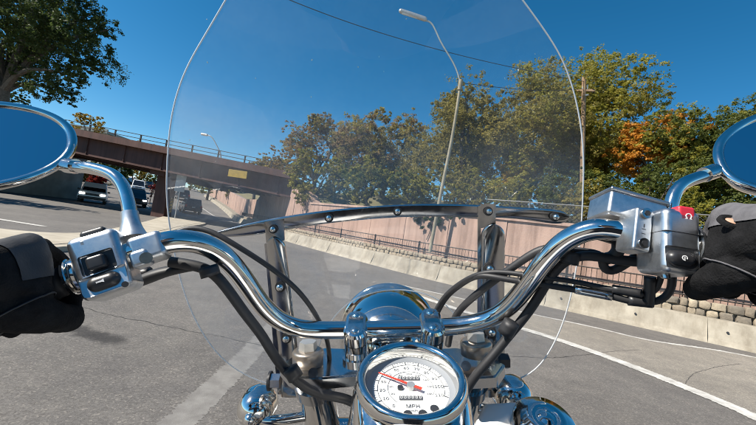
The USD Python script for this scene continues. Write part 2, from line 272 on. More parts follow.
# wall line (foot of the roadside barrier) from right to far left
WL = spline([(22, -3.3), (14.6, 1.85), (10, 5.05), (6.0, 7.85), (4.1, 9.15), (2, 10.75), (.2, 12.7), (-2, 15.3), (-4.7, 18.8), (-8.4, 25.2), (-12.5, 33), (-17, 42), (-27, 60), (-45, 90)], 420)
WS = np.r_[0, np.cumsum(np.linalg.norm(np.diff(WL, axis=0), axis=1))]
WT = np.gradient(WL, axis=0); WT /= np.linalg.norm(WT, axis=1, keepdims=True); WN = np.stack([WT[:, 1], -WT[:, 0]], 1)     # WN points away from the road
def wl(s, off=0.):
    s = np.asarray(s, float); q = np.stack([np.interp(s, WS, WL[:, k]) for k in (0, 1)], -1); n = np.stack([np.interp(s, WS, WN[:, k]) for k in (0, 1)], -1)
    return q + n*np.asarray(off)[..., None]
def s_at_y(y): return np.interp(y, WL[60:, 1], WS[60:])
def strip(offs, heights, s):     # swept section along the wall line; offs, heights: lists (constants or arrays of len(s))
    V = []
    for o, h in zip(offs, heights):
        q = wl(s, np.broadcast_to(o, s.shape)); V.append(np.dstack([q[:, :1].T, q[:, 1:].T, (gz(q[:, 0], q[:, 1])+h)[None]])[0])
    return np.stack(V, 1).reshape(-1, 3), grid_faces(len(s), len(offs))
s_all = np.linspace(0, WS[-1], 420)
# road sheet
road = thing('road', 'grey asphalt road curving left under the bridge', None, kind='structure'); BASE[road] = (np.zeros(3), None)
rr = np.r_[0, np.arange(1.5, 44, 2.), np.arange(44, 56, 1.), np.geomspace(57, 180, 24)]; aa = np.linspace(-np.pi, np.pi, 145)
g2 = radial(rr, aa); rv = np.dstack([g2, gz(g2[..., 0], g2[..., 1])]).reshape(-1, 3); rf = grid_faces(len(rr), len(aa))[:, ::-1]
cxy = rv[rf].mean(1)
d_ = A_([-.593, .805]); nn_ = A_([-.805, -.593]); O_ = A_([-12.5, 30.])
sd = (cxy[:, :2]-O_) @ nn_; al = (cxy[:, :2]-O_) @ d_
keep = ((sd < 25) & (sd > -14) & (al > -2)) | ((cxy[:, 1] < 33) & (cxy[:, 0] > -45) & (cxy[:, 1] > -40) & (cxy[:, 0] < 25) & (sd < 25))
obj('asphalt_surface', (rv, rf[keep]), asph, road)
def ribbon(pts, w, z, n=60, rag=0.):
    p = spline(A_(pts, float), n); t = np.gradient(p, axis=0); t /= np.linalg.norm(t, axis=1, keepdims=True); nn = np.stack([t[:, 1], -t[:, 0]], 1)
    w = np.broadcast_to(w, (n,))[:, None]; a, b = p-nn*w/2, p+nn*w/2
    if rag:   # chipped paint edges
        e = np.random.RandomState(n); a = a+nn*(e.randn(n, 1)*rag); b = b+nn*(e.randn(n, 1)*rag)
    V = np.stack([np.c_[a, gz(a[:, 0], a[:, 1])+z], np.c_[b, gz(b[:, 0], b[:, 1])+z]], 1).reshape(-1, 3); return V, grid_faces(n, 2)[:, ::-1]
G = [(756, 358), (700, 348), (645, 339.6), (600, 329), (544, 317), (500, 307.5), (440, 294), (390, 283)]
G2 = [(820, 452), (756, 418), (684, 387), (620, 362), (549, 337), (508, 325), (450, 307), (400, 290)]
upl = [gp(*q) for q in G]; lowl = [gp(*q) for q in G2]
upl = [(9.5, 4.8)] + upl; upl2 = spline(upl, 60)
gore = Polygon([tuple(q) for q in spline(upl, 40)] + [tuple(q) for q in spline(lowl, 40)[::-1]]).buffer(0)
if gore.geom_type != 'Polygon': gore = max(gore.geoms, key=lambda q: q.area)
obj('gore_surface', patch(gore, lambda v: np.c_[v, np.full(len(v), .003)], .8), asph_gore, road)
obj('edge_line', ribbon(upl, .1, .006, 400, .005), line_white, road)
obj('lane_line', ribbon(lowl, .22, .006, 400, .007), line_white, road)
obj('lane_line', ribbon([(-.98, .6), (-.95, 2.1), (-.95, 3.2), (-1.0, 4.3)], .2, .0012, 400, .008), line_worn, road)
obj('lane_line', ribbon([gp(-60, 209), gp(0, 219.5), gp(22, 223), gp(44, 226.5)], [.22]*60, .008), line_white, road)
obj('lane_line', ribbon([(-30, 26), (-23, 33), (-30, 45), (-45, 66)], .14, .012), line_white, road)
obj('lane_line', ribbon([(-11, 29), (-14, 34.5), (-21, 45), (-38, 70)], .14, .012), line_white, road)
rs = np.random.RandomState(4)
def crack(pts, w):
    p = spline(A_(pts, float), 70); p = p + (meshkit.noise(np.c_[p*6, np.zeros(70)], 3)[:, None]-.5)*.05 + rs.randn(70, 2)*.004
    return ribbon(p, w*(.5+rs.rand(120)), .0045, 120)
obj('crack', crack([gp(60, 302), gp(140, 321), gp(200, 333), gp(255, 345), gp(300, 356)], .007), crack_m, road)
obj('crack', crack([gp(470, 352), gp(540, 358), gp(600, 353), gp(640, 350)], .007), crack_m, road)
obj('crack', crack([gp(684, 386), gp(690, 377), gp(705, 370), gp(740, 364)], .007), crack_m, road)
# traffic island
isl = Polygon(spline([gp(*q) for q in ((-60, 226), (0, 233), (60, 237), (110, 232), (150, 222), (180, 217.5), (202, 222), (190, 228), (160, 236), (110, 245), (60, 252), (0, 253), (-60, 245))], 120, closed=True)).buffer(0)
if isl.geom_type != 'Polygon': isl = max(isl.geoms, key=lambda q: q.area)
ti = thing('traffic_island', 'long pale concrete traffic island between the two carriageways', None, kind='structure'); BASE[ti] = (np.zeros(3), None)
obj('kerb', prism(isl, .1), kerb_conc, ti); obj('paving', prism(isl.buffer(-.22), .012, .1), kerb_conc, ti)

# ------------------------------------------------------------------ roadside barrier, rubble wall, railing, pink retaining wall
bar_ = thing('concrete_barrier', 'low sloped concrete barrier along the right edge of the road', 'barrier'); BASE[bar_] = (np.zeros(3), None)
seg = np.arange(0, WS[-1], 3.05)
for i, s0 in enumerate(seg):
    s1 = min(s0+3.047, WS[-1]-.01); s = np.linspace(s0, s1, 6)
    v, f = strip([0, .07, .2, .24, .46, .46], [0, .1, .46, .48, .48, -.05], s); k = 6
    e0 = [(0, j, j+1) for j in range(1, k-1)]; n0 = (len(s)-1)*k
    f = np.vstack([f[:, ::-1], A_(e0), A_([(n0, n0+j+1, n0+j) for j in range(1, k-1)])])
    obj('barrier_segment', (v, f), concrete, bar_)
v0 = wl(A_([0.]))  # bolts / drain holes and a light patch on the face
for s0 in (s_at_y(8.5)-.1,):
    s = np.linspace(11.6, 12.3, 6); obj('repair_patch', (strip([-.004+.07, .2-.004], [.12, .44], s)[0], strip([0, 0], [0, 0], s)[1][:, ::-1]), concrete_light, bar_)
for s0 in np.arange(9, 24, 1.5):
    q = wl(A_([s0]), .1)[0]; n = np.interp(s0, WS, WN[:, 0]), np.interp(s0, WS, WN[:, 1])
    c = A_([q[0], q[1], .27]); nv = A_([n[0], n[1], 0]); obj('drain_hole', cyl(c-nv*-.0, c+nv*.06-[0, 0, .02], .022, n=8), plastic, bar_)
# rubble stone wall behind it: individual stones
rub = thing('stone_wall', 'low rubble stone wall with mortar joints behind the concrete barrier', 'stone wall'); BASE[rub] = (np.zeros(3), None)
def stone_h(s): return np.interp(s, [0, 10, 14, 18, 24, 60], [1.0, .98, .88, .8, .72, .7])
s = np.linspace(0, WS[-1], 300); hs = stone_h(s)-.05
obj('mortar_core', (strip([.56, .56, .86, .86], [0, hs, hs, 0], s)[0], strip([0]*4, [0]*4, s)[1][:, ::-1]), mortar, rub)
rs = np.random.RandomState(11); far = []
def stone(c, sx, sy, sz, t, n):
    m = trimesh.creation.icosphere(1, 1.0); v = np.sign(m.vertices)*np.abs(m.vertices)**.45
    v = v*(1+.3*(rs.rand(len(v), 1)-.5))*[sx/2, sy/2, sz/2]
    B = np.stack([np.r_[t, 0], np.r_[n, 0], [0, 0, 1.]], 1); return v @ B.T + c, np.array(m.faces)
s0 = 6.0
rows = [[], []]
while s0 < 58:
    top = stone_h(s0); z = .44; h_tot = top-z
    nrow = 3 if h_tot > .42 else 2
    wdt = rs.uniform(.12, .27)
    for k in range(nrow):
        sh = h_tot/nrow*rs.uniform(.9, 1.12); ss = s0 + wdt/2 + (k % 2)*.13
        q = wl(A_([ss]), .56)[0]; t = unit(wl(A_([ss+.1]))[0]-wl(A_([ss]))[0]); n = A_([t[1], -t[0]])
        st = stone(A_([q[0], q[1], z+h_tot/nrow*(k+.5)+gz(*q)]), wdt*.97, .2, sh, t, n)
        if s0 < 21: obj('stone', st, stones[rs.randint(4)], rub, smooth=40)
        else: far.append(st)
    s0 += wdt
obj('stone_courses', far, stones[1], rub, smooth=40, kind='stuff')
# railing on top
rl = thing('iron_railing', 'low dark iron picket railing on top of the rubble wall', 'railing'); BASE[rl] = (np.zeros(3), None)
def rail_pts(h, a, b, n): s = np.linspace(a, b, n); q = wl(s, .72); return np.c_[q, gz(q[:, 0], q[:, 1])+stone_h(s)+h]
for h in (.06, .36): obj('rail', tube(rail_pts(h, 2, 60, 140), .018, 6, smooth=False), rail_iron, rl)
pk = []
for s0 in np.arange(4, 60, .115):
    q = rail_pts(.06, s0, s0, 1)[0]; pk.append(box(.01, .01, .32, q+[0, 0, .16]))
obj('pickets', pk, rail_iron, rl, kind='stuff')
for s0 in np.arange(4.2, 60, 2.4):
    q = rail_pts(0, s0, s0, 1)[0]; obj('post', box(.05, .05, .44, q+[0, 0, .18]), rail_iron, rl)
# retaining wall of pink panels
S_W = s_at_y(19.4); S_B0, S_B1 = s_at_y(20.2), s_at_y(31)
def wall_h(s): return np.interp(s, [0, s_at_y(18.4), s_at_y(19.6), S_B1, S_B1+1.5, S_B1+60], [2.12, 2.15, 3.05, 3.0, 2.5, 3.6])
rw = thing('retaining_wall', 'long retaining wall of pink precast concrete panels beside the road', 'retaining wall'); BASE[rw] = (np.zeros(3), None)
hs = wall_h(s_all)
obj('wall_backing', (strip([1.06, 1.06, 1.5, 1.5], [0, hs-.03, hs-.03, 0], s_all)[0], strip([0]*4, [0]*4, s_all)[1][:, ::-1]), wall_core, rw)
rs = np.random.RandomState(3); s0 = .2; pc = 0
while s0 < WS[-1]-3:
    w_ = 2.05 if s0 < S_B0 else 1.75; s = np.linspace(s0, s0+w_-.022, 5); o = .93+rs.uniform(-.012, .012); h = wall_h(s); k = 4
    v, f = strip([o, o, o+.12, o+.12], [.3, h, h, .3], s); n0 = (len(s)-1)*k
    f = np.vstack([f[:, ::-1], [(0, 1, 2), (0, 2, 3)], [(n0, n0+2, n0+1), (n0, n0+3, n0+2)]])
    obj('panel', (v, f), pinks[rs.randint(3)], rw); s0 += w_
s = np.linspace(0, S_B0-1, 120); h = wall_h(s)
obj('coping', (strip([.88, .88, 1.55, 1.55, .88], [h, h+.09, h+.09, h, h], s)[0], strip([0]*5, [0]*5, s)[1][:, ::-1]), pinks[1], rw)
# raised ground behind the wall
tt = A_([0, 1.5, 4, 8, 14, 24, 40, 80, 160.]); V = []
out = unit(A_([.85, .53])); s = np.linspace(0, WS[-1], 90)
for t in tt:
    q = wl(s, 1.3) + out*t; V.append(np.c_[q, gz(*wl(s, 1.3).T)+wall_h(s)-.1-np.clip(wall_h(s)-2.2, 0, 9)*.0 + .15*t*np.exp(-t/70) + (meshkit.noise(np.c_[q*.3, np.zeros(len(q))])-.5)*.3*min(t, 1)])
obj('embankment', (np.stack(V, 1).reshape(-1, 3), grid_faces(len(s), len(tt))[:, ::-1]), grass_m, smooth=True, kind='structure', label='raised earth bank behind the pink retaining wall')
# chain-link fence on the wall
fence_m = mat('fence_wire_dull', (.16, .16, .155), .6, .6)
cf = thing('chain_link_fence', 'grey chain link fence with pipe posts on top of the pink wall', 'fence'); BASE[cf] = (np.zeros(3), None)
def ftop(s, h): q = wl(A_([s]), 1.25)[0]; return A_([q[0], q[1], gz(*q)+float(wall_h(s))+.05+h])
sa, sb = s_at_y(6.9), s_at_y(10.2)
for s0 in np.arange(sa, sb, 2.2): obj('post', cyl(ftop(s0, -.1), ftop(s0, .6), .024, n=8), fence_m, cf)
obj('top_rail', tube([ftop(q, .58) for q in np.linspace(sa, sb, 40)], .018, 6, smooth=False), fence_m, cf)
wires = []
for s0 in np.arange(sa, sb-.6, .11):
    for a, b in ((0, .52), (.52, 0)): wires.append(tube([ftop(s0, a+.03), ftop(s0+.52, b+.03)], .0022, 3, smooth=False))
obj('wire_mesh', wires, fence_m, cf, kind='stuff')

# ------------------------------------------------------------------ bridge
A0, B0 = wp(72, 152, 23), wp(247, 188, 22.3)
bd = (B0-A0)/(B0-A0)[0]; bh = unit(A_([bd[0], bd[1], 0])); bn = A_([-bh[1], bh[0], 0])  # bn: away from the camera
def bp(x, depth, h):  # x in world, depth behind near face, height above soffit
    q = A0 + bd*(x-A0[0]); return q + bn*depth + A_([0, 0, h])
def beam(x0, x1, d0, d1, h0, h1):
    v = A_([bp(x, d, h) for x in (x0, x1) for d in (d0, d1) for h in (h0, h1)])
    m = trimesh.convex.convex_hull(v); return m
XL, XR = -46., -5.6
br = thing('road_bridge', 'reddish brown steel girder bridge crossing over the road', 'bridge', bp(-15, 0, 0)*[1, 1, 0])
for k, d in enumerate((0, 2.4, 4.8, 7.2, 9.4)):
    obj('girder', [beam(XL, XR, d, d+.03, .0, 1.12), beam(XL, XR, d-.15, d+.18, -.04, 0.), beam(XL, XR, d-.15, d+.18, 1.12, 1.16)], girder_m, br)
[obj('stiffener', beam(x, x+.025, -.06, -.004, .02, 1.1), girder_m, br) for x in np.arange(XL+.5, XR, 2.6)]
obj('deck', beam(XL, XR, -.32, 9.8, 1.164, 1.36), bridge_conc, br)
obj('fascia', beam(XL, XR, -.42, -.325, 1.1, 1.52), girder_m, br); obj('fascia', beam(XL, XR, 9.805, 9.9, 1.1, 1.52), girder_m, br)
for d in (-.3, 9.7):
    for x in np.arange(XL+.4, XR, 1.75): obj('rail_post', beam(x, x+.07, d, d+.07, 1.362, 1.98), rail_iron, br)
    for h in (1.7, 1.95): obj('rail', beam(XL, XR, d-.02, d+.03, h, h+.035), rail_iron, br)
pq = wp(162.5, 190, 23.8)
[obj('pier', beam(pq[0]-.45, pq[0]+.45, d, d+.8, -3.9, -.345), girder_m, br) for d in (1.0,)]; obj('pier_cap', beam(pq[0]-.5, pq[0]+.5, .3, 9.1, -.34, -.042), girder_m, br)
obj('abutment', beam(-52, -29.3, -.6, 10.2, -6, -.05), bridge_conc, br); obj('abutment_wall', beam(-46, -29.5, 10.3, 10.7, -6, 1.), bridge_conc, br)
sg = thing('clearance_sign', 'yellow rectangular sign fixed to the bridge above the right lanes', 'sign', bp(-9., -.5, .72))
xs_ = -9.0; c = bp(xs_, -.5, .72)
obj('sign_plate', ori(rbox(1.2, .46, .04, .012), c, bh, A_([0, 0, 1.]), -bn), sign_yellow, sg); obj('bracket', [beam(x, x+.05, -.48, -.424, .6, .84) for x in (xs_-.4, xs_+.35)], galv, sg)
# signs on the island by the pier
def sign_post(name, label, px, foot, d, px0, py0, px1, py1, m, extra=None):
    q = wp(px, foot, d); q[2] = gz(q[0], q[1]); cpt = wp((px0+px1)/2, (py0+py1)/2, d); sx, sz = abs(px1-px0)/FPX*d, abs(py1-py0)/FPX*d
    t = thing(name, label, 'sign', q); top = cpt[2]+sz/2
    obj('post', cyl(q, [q[0], q[1], top+.05], .035, n=10), galv, t)
    obj('sign_plate', ori(rbox(sx, sz, .03, .01), A_([q[0], q[1], cpt[2]])+A_([.0, -.055, 0]), A_([1., 0, 0]), A_([0, 0, 1.]), A_([0, -1., 0])), m, t)
    if extra: extra(t, A_([q[0], q[1], cpt[2]])+A_([0, -.074, 0]), sx, sz)
sign_post('road_sign', 'grey back of a tall rectangular road sign beside the bridge pier', 175.5, 214, 23, 171, 173, 181, 191, sign_back)
def chev(t, c, sx, sz):
    for k in range(4):
        z = (k-1.5)*sz/4; obj('stripe', A_and(sx, c, z, sz), dial_ink, t)
def A_and(sx, c, z, sz):
    v = A_([[-sx*.46, 0, z-.09*sz-.1*sz], [sx*.46, 0, z-.0*sz], [sx*.46, 0, z+.11*sz], [-sx*.46, 0, z-.08*sz]])+c; return v, A_([[0, 1, 2], [0, 2, 3]])
sign_post('hazard_marker', 'narrow yellow and black striped hazard marker at the nose of the island', 168.5, 215, 24, 166.5, 198, 171, 212, sign_yellow, chev)

# ------------------------------------------------------------------ poles and wires
lp = thing('street_lamp', 'tall roadside street lamp with a long arm in front of the pink wall', 'street lamp', wp(430, 249, 11.4)*[1, 1, 0])
D = 11.4
obj('pole', tube([wp(430, 252, D), wp(441.5, 190, D), wp(452, 138, D), wp(461, 81, D)], [.058, .055, .05, .046], 12), pole_m, lp, smooth=50)
obj('arm', tube([wp(460.5, 84, D), wp(457, 71, D), wp(450, 57, D), wp(441, 42, D), wp(435, 29, D), wp(430, 22, D), wp(425, 20, D)], .028, 8), galv, lp, smooth=50)
obj('lamp_head', hull([m3.Manifold.sphere(.075, 12).translate(tuple(wp(x, y, D))) for x, y in ((401, 11), (412, 14.5), (425, 19))]), galv, lp, smooth=40)
obj('lens', hull([m3.Manifold.sphere(.05, 10).translate(tuple(wp(x, y, D)-A_([0, 0, .045]))) for x, y in ((403, 11.5), (418, 16))]), mat('lamp_lens', (.6, .6, .58), .2), lp, smooth=40)
obj('collar', cyl(wp(459.5, 90, D), wp(461, 80, D), .07, n=12), pole_m, lp)
UD = 17.
ut = wp(584, 77, UD); ub = wp(581.5, 215, UD); ub = ub + (ub-ut)*.3
up_ = thing('utility_pole', 'brown timber utility pole standing among the trees behind the wall', 'utility pole', [ub[0], ub[1], 1.9])
obj('pole', tube([ub, ut], [.12, .095], 12, smooth=False), wood_m, up_, smooth=50)
ca = ut + A_([0, 0, -.55]); obj('crossarm', ori(box(.09, .8, .1), ca+A_([.15, 0, -.1]), A_([.35, .94, 0]), A_([-.94, .35, 0]), A_([0, 0, 1.])), wood_m, up_)
obj('transformer_bracket', cyl(ca+A_([.12, 0, -.35]), ca+A_([.3, 0, -.3]), .05, n=10), galv, up_)
for dx in (-.0, .22): obj('insulator', cyl(ut+A_([dx, 0, -.6]), ut+A_([dx, 0, -.35]), .03, n=8), galv, up_)
def wire(name, label, pts, r=.02):
    p = obj(name, tube(pts, r, 5, n=60), wire_m, None, label=label, cat='cable')
wire('overhead_cable', 'long black overhead cable crossing the sky to the top of the timber pole', [wp(170, -52, 9), wp(290, 0, 11), wp(372, 30, 12.7), wp(480, 60, 15), ut+A_([0, -.06, -.25])], .013)
wire('overhead_cable', 'short lower cable from the street lamp to the timber pole', [wp(462, 83, D), wp(505, 88, 13.2), wp(548, 90.5, 15.4), ut+A_([0, -.06, -.62])], .011)
# lamp on the bridge
D2 = 30
bl = thing('bridge_street_lamp', 'small distant street lamp rising above the bridge railing', 'street lamp', wp(221, 164, D2))
obj('pole', tube([wp(222, 172, D2), wp(221, 160, D2), wp(220, 151, D2)], .07, 8), galv, bl, smooth=50)
obj('arm', tube([wp(220, 152, D2), wp(215, 142, D2), wp(211, 136.5, D2), wp(207, 134.8, D2)], .045, 6), galv, bl, smooth=50)
obj('lamp_head', hull([m3.Manifold.sphere(.11, 10).translate(tuple(wp(x, y, D2))) for x, y in ((202, 134), (207, 135))]), galv, bl)

# ------------------------------------------------------------------ building behind the bridge
def flat_building(name, label, x0, x1, y0, z1, mm, wins):
    t = thing(name, label, 'building', ((x0+x1)/2, y0, gz((x0+x1)/2, y0)))
    zb = gz((x0+x1)/2, y0)-1
    obj('wall', box(x1-x0, 9, z1-zb, ((x0+x1)/2, y0+4.5, (z1+zb)/2)), mm, t)
    obj('roof', box(x1-x0+1.4, 10.4, .55, ((x0+x1)/2, y0+4.5, z1+.28)), roof_green, t)
    obj('parapet', box(x1-x0+.8, .3, .45, ((x0+x1)/2, y0-.2, z1+.78)), roof_green, t)
    for x in np.arange(x0+1.2, x1-1.2, 2.6):
        wf = obj('window', box(1.5, .1, 1.3, (x+.6, y0-.02, z1-1.5)), stucco, t); obj('pane', box(1.3, .04, 1.1, (x+.6, y0-.075, z1-1.5)), dark_glass, wf)
q = wp(112, 131, 78)
flat_building('flat_roofed_building', 'flat roofed grey building showing its roof edge above the bridge at left', -95., q[0]-.8, 77., q[2]-.9, stucco, 0)

# ------------------------------------------------------------------ trees
def leaves(cen, rad, nleaf, size, rs, droop=0.):
    # sprays: small bunches of leaves spread over each clump, so that the crown shows bunches, gaps and shade
    ns = max(1, nleaf//38); ks = rs.randint(len(cen), size=ns); us = rs.randn(ns, 3); us /= np.linalg.norm(us, axis=1, keepdims=True)
    ps = cen[ks] + us*rad[ks][:, None]*(.45+.75*rs.rand(ns, 1)**.8)*[1, 1, .9]; rs_ = rad[ks]*rs.uniform(.08, .24, ns)
    k = rs.randint(ns, size=nleaf); q = np.clip(rs.randn(nleaf, 3), -1.9, 1.9)*[1, 1, .75]; p = ps[k] + q*rs_[k][:, None]*.62; p[:, 2] -= droop*rs.rand(nleaf)*rs_[k]*1.6
    u = us[k]*.6 + q*.35; u /= np.linalg.norm(u, axis=1, keepdims=True)+1e-9
    nr = u*.6 + [0, 0, .45] + rs.randn(nleaf, 3)*.55; nr /= np.linalg.norm(nr, axis=1, keepdims=True)      # leaves turn outwards and up to the light
    a = np.cross(nr, rs.randn(nleaf, 3)); a[:, 2] -= droop*.5; a -= nr*(a*nr).sum(1, keepdims=True); a /= np.linalg.norm(a, axis=1, keepdims=True)
    b = np.cross(nr, a); s = size*(.55+.9*rs.rand(nleaf, 1))
    V = np.stack([p-a*s*.5, p+b*s*.3, p+a*s*.5, p-b*s*.3], 1).reshape(-1, 3); i = np.arange(nleaf)[:, None]*4
    return V, np.vstack([i+[0, 1, 2], i+[0, 2, 3]])
def tree(name, label, base, cc, cr, nl, size, mm, seed, ncl=40, tr=.2, group=None, cat='tree', clump=.3, droop=0., m2=None, frac2=.2, limbs=9, squash=None):
    rs = np.random.RandomState(seed); nl = int(nl*3.3); size = size*.55; ncl = int(ncl*1.6); clump = clump*.9; base = A_(base, float); cc = A_(cc, float); cr = A_(cr, float)
    u = rs.randn(ncl, 3); u /= np.linalg.norm(u, axis=1, keepdims=True); r = rs.uniform(.25, .95, (ncl, 1))**.7
    r = r*(.75+.5*meshkit.noise(u*1.7+seed*3.1, seed)[:, None]); cen = cc + u*cr*r; rad = cr.mean()*clump*rs.uniform(.55, 1.25, ncl)
    t = thing(name, label, cat, base, group)
    fork = base + (cc-base)*A_([.45, .45, .5]) + rs.randn(3)*[.15, .15, 0]; ms = [tube([base-[0, 0, .2], base+(fork-base)*.5+rs.randn(3)*.08, fork], [tr*1.25, tr, tr*.8], 9)]
    for k in rs.permutation(ncl)[:limbs]:
        e = cen[k]; mid = fork+(e-fork)*.5+rs.randn(3)*.15*np.linalg.norm(e-fork)*.5+A_([0, 0, .08])*np.linalg.norm(e-fork)
        ms.append(tube([fork-[0, 0, .05], mid, e], [tr*.55, tr*.33, tr*.08], 6))
    obj('trunk', ms, bark, t, smooth=50)
    n2 = int(nl*frac2) if m2 is not None else 0; sel = np.arange(ncl)
    if n2:
        g2_ = rs.permutation(ncl)[:max(2, int(ncl*frac2))]; obj('crown_tint', leaves(cen[g2_], rad[g2_]*1.05, n2, size, rs, droop), m2, t)
    obj('crown', leaves(cen, rad, nl-n2, size, rs, droop), mm, t); return t
def ptree(name, label, px0, px1, pt, pb, d, nl, size, mm, seed, **k):  # a tree surveyed by its extent at a distance
    c = wp((px0+px1)/2, (pt+pb)/2, d); rx, rz = (px1-px0)/2/FPX*d, (pb-pt)/2/FPX*d
    zb = k.pop('zb', None); zb = zb if zb is not None else 2.0
    return tree(name, label, [c[0], c[1], zb], c, [rx, min(rx, 3.5) if rx < 6 else rx*.7, rz], nl, size, mm, seed, **k)
GB = 'trees behind the pink wall'
ptree('cottonwood_tree', 'broad dark green tree above the bridge at the left, its branches showing', -75, 112, -70, 112, 33, 34000, .34, L_dark, 1, zb=2.2, tr=.6, ncl=60, limbs=16, clump=.27)
ptree('roadside_tree', 'leafy green tree left of the frame shading the opposite carriageway', -225, -60, 20, 110, 15.5, 12000, .26, L_dark, 2, zb=0., tr=.25)
ptree('yellow_tree', 'small yellow tree behind the bridge railing beside the flat roof', 76, 102, 104, 150, 43, 2600, .26, L_yellow, 3, zb=1., tr=.12, ncl=16, clump=.36)
ptree('small_shrub_tree', 'small dark bushy tree beside the trunk of the broad dark tree', -5, 28, 88, 118, 40, 2000, .3, L_dark, 4, zb=2., tr=.15, ncl=14)
# right-hand trees
ptree('willow_tree', 'tall grey green willow rising behind the street lamp', 418, 512, 80, 205, 19, 24000, .17, L_olive, 10, group=None, droop=.5, ncl=48, tr=.2)
ptree('rust_tree', 'rust brown autumn tree left of the willow', 285, 362, 117, 186, 27, 11000, .2, L_brown, 11, ncl=30, tr=.2, m2=L_olive, frac2=.25)
ptree('rust_tree', 'low rust and olive tree between the end of the bridge and the taller rust tree', 252, 312, 142, 188, 31, 6500, .2, L_brown, 111, ncl=22, tr=.15, m2=L_olive, frac2=.5)
ptree('olive_tree', 'rounded olive brown tree between the rust tree and the willow', 338, 436, 104, 200, 23, 17000, .19, L_olive, 12, ncl=40, m2=L_brown, frac2=.3)
ptree('tall_cottonwood', 'tall yellow green cottonwood directly behind the timber pole', 538, 644, 48, 200, 21, 28000, .19, L_ygreen, 13, ncl=52, m2=L_olive, frac2=.3, tr=.28)
ptree('tall_cottonwood', 'tall feathery olive tree between the willow and the timber pole', 482, 588, 52, 205, 20, 27000, .18, L_olive, 14, ncl=50, m2=L_ygreen, frac2=.35, droop=.3, tr=.25)
ptree('orange_tree', 'bright orange autumn tree behind the green trees at the right', 612, 694, 108, 180, 17.5, 11000, .19, L_orange, 15, ncl=30, m2=L_ygreen, frac2=.35, tr=.16, clump=.34)
ptree('green_tree', 'dense dark green tree at the right beside the orange tree', 655, 752, 95, 225, 15.5, 22000, .15, L_green, 16, ncl=46, tr=.2, m2=L_ygreen, frac2=.25)
ptree('green_tree', 'dense green tree at the right edge behind the gloved right hand', 735, 850, 130, 245, 14, 15000, .15, L_green, 17, ncl=40, tr=.2, m2=L_yellow, frac2=.07)
ptree('bushy_tree', 'bushy green tree below the orange tree and above the wall', 598, 690, 163, 235, 14.5, 14000, .14, L_green, 18, ncl=36, tr=.12, m2=L_ygreen, frac2=.25)
ptree('yellow_bush', 'yellow bush glowing between the tall trees above the wall', 496, 540, 150, 205, 17, 5000, .15, L_ygreen, 19, cat='bush', ncl=20, tr=.08, m2=L_yellow, frac2=.4)
ptree('sunlit_bush', 'bright yellow green bush at the near corner of the wall by the bridge', 296, 350, 150, 207, 20.5, 7000, .17, L_ygreen, 20, cat='bush', ncl=22, tr=.08, m2=L_olive, frac2=.3)
ptree('sunlit_bush', 'green bush on the wall top to the right of the bright corner bush', 336, 396, 160, 210, 17.5, 7000, .15, L_ygreen, 21, cat='bush', ncl=22, tr=.08, m2=L_green, frac2=.5)
ptree('wall_top_bush', 'green bush on the wall top just left of the lamp pole', 385, 442, 165, 214, 15.5, 7000, .14, L_ygreen, 22, cat='bush', ncl=22, tr=.08, m2=L_green, frac2=.3)
ptree('wall_top_bush', 'green bush on the wall top just right of the lamp pole', 440, 505, 170, 216, 14.5, 7000, .13, L_ygreen, 23, cat='bush', ncl=22, tr=.08, m2=L_olive, frac2=.4)
ptree('wall_top_bush', 'dark bush on the wall top in front of the timber pole', 520, 606, 172, 222, 15.5, 8500, .13, L_green, 24, cat='bush', ncl=26, tr=.08)
for k_, (a, b, t_, b_, d, mm, lab) in enumerate(((598, 650, 188, 236, 12, L_green, 'low green bush on the wall behind the brake reservoir'), (645, 705, 190, 244, 11.5, L_ygreen, 'low yellow green bush on the wall behind the right switch housing'), (700, 770, 195, 255, 11, L_green, 'low green bush on the wall right of the right hand'), (760, 860, 195, 270, 10.5, L_green, 'low green bush on the wall past the right edge of the windscreen view'), (488, 535, 172, 219, 15.5, L_ygreen, 'low green bush between the feathery tree and the wall'), (560, 625, 185, 228, 14, L_olive, 'low olive bush between the timber pole and the brake reservoir'))):
    ptree('low_bush', lab, a, b, t_, b_, d, 6000, .13, mm, 120+k_, cat='bush', ncl=24, tr=.06, clump=.36)
for i, (a, b, t_, b_, d, mm) in enumerate(((262, 300, 156, 182, 36, L_olive), (244, 272, 162, 180, 44, L_brown), (300, 420, 128, 190, 42, L_brown), (400, 520, 110, 200, 38, L_olive), (500, 640, 110, 205, 34, L_olive), (620, 800, 130, 225, 28, L_dark))):
    ptree('background_tree', ['olive tree just past the right end of the bridge', 'brownish tree beyond the bridge railing', 'hazy brown trees behind the rust tree', 'olive tree behind the willow', 'olive tree behind the tall cottonwoods', 'dark tree behind the green trees at the right'][i], a, b, t_, b_, d, 6000, .3, mm, 40+i, ncl=30, tr=.2)
# dark leaves added on the wall round the pole as a foliage shadow
rs = np.random.RandomState(77); vp = []
for k in range(30):
    sx = s_at_y(11.6) + rs.randn()*.55; hgt = rs.uniform(.2, 1)**.7; z = 2.3-1.15*(1-hgt)*np.exp(-((sx-s_at_y(11.6))/.7)**2); q = wl(A_([sx]), .86)[0]; vp.append([q[0], q[1], z])
vn = thing('shadow_foliage', 'added dark leaves standing for a foliage shadow on the pink wall behind the lamp pole', 'foliage_shadow', vp[0]); obj('shadow_leaves', leaves(A_(vp), np.full(30, .24), 2600, .1, rs, .3), L_dark, vn)
obj('shadow_stem', tube([wl(A_([s_at_y(11.6)]), .9)[0].tolist()+[2.3], wl(A_([s_at_y(11.5)]), .89)[0].tolist()+[1.7], wl(A_([s_at_y(11.6)]), .88)[0].tolist()+[1.2]], .015, 6), bark, vn)
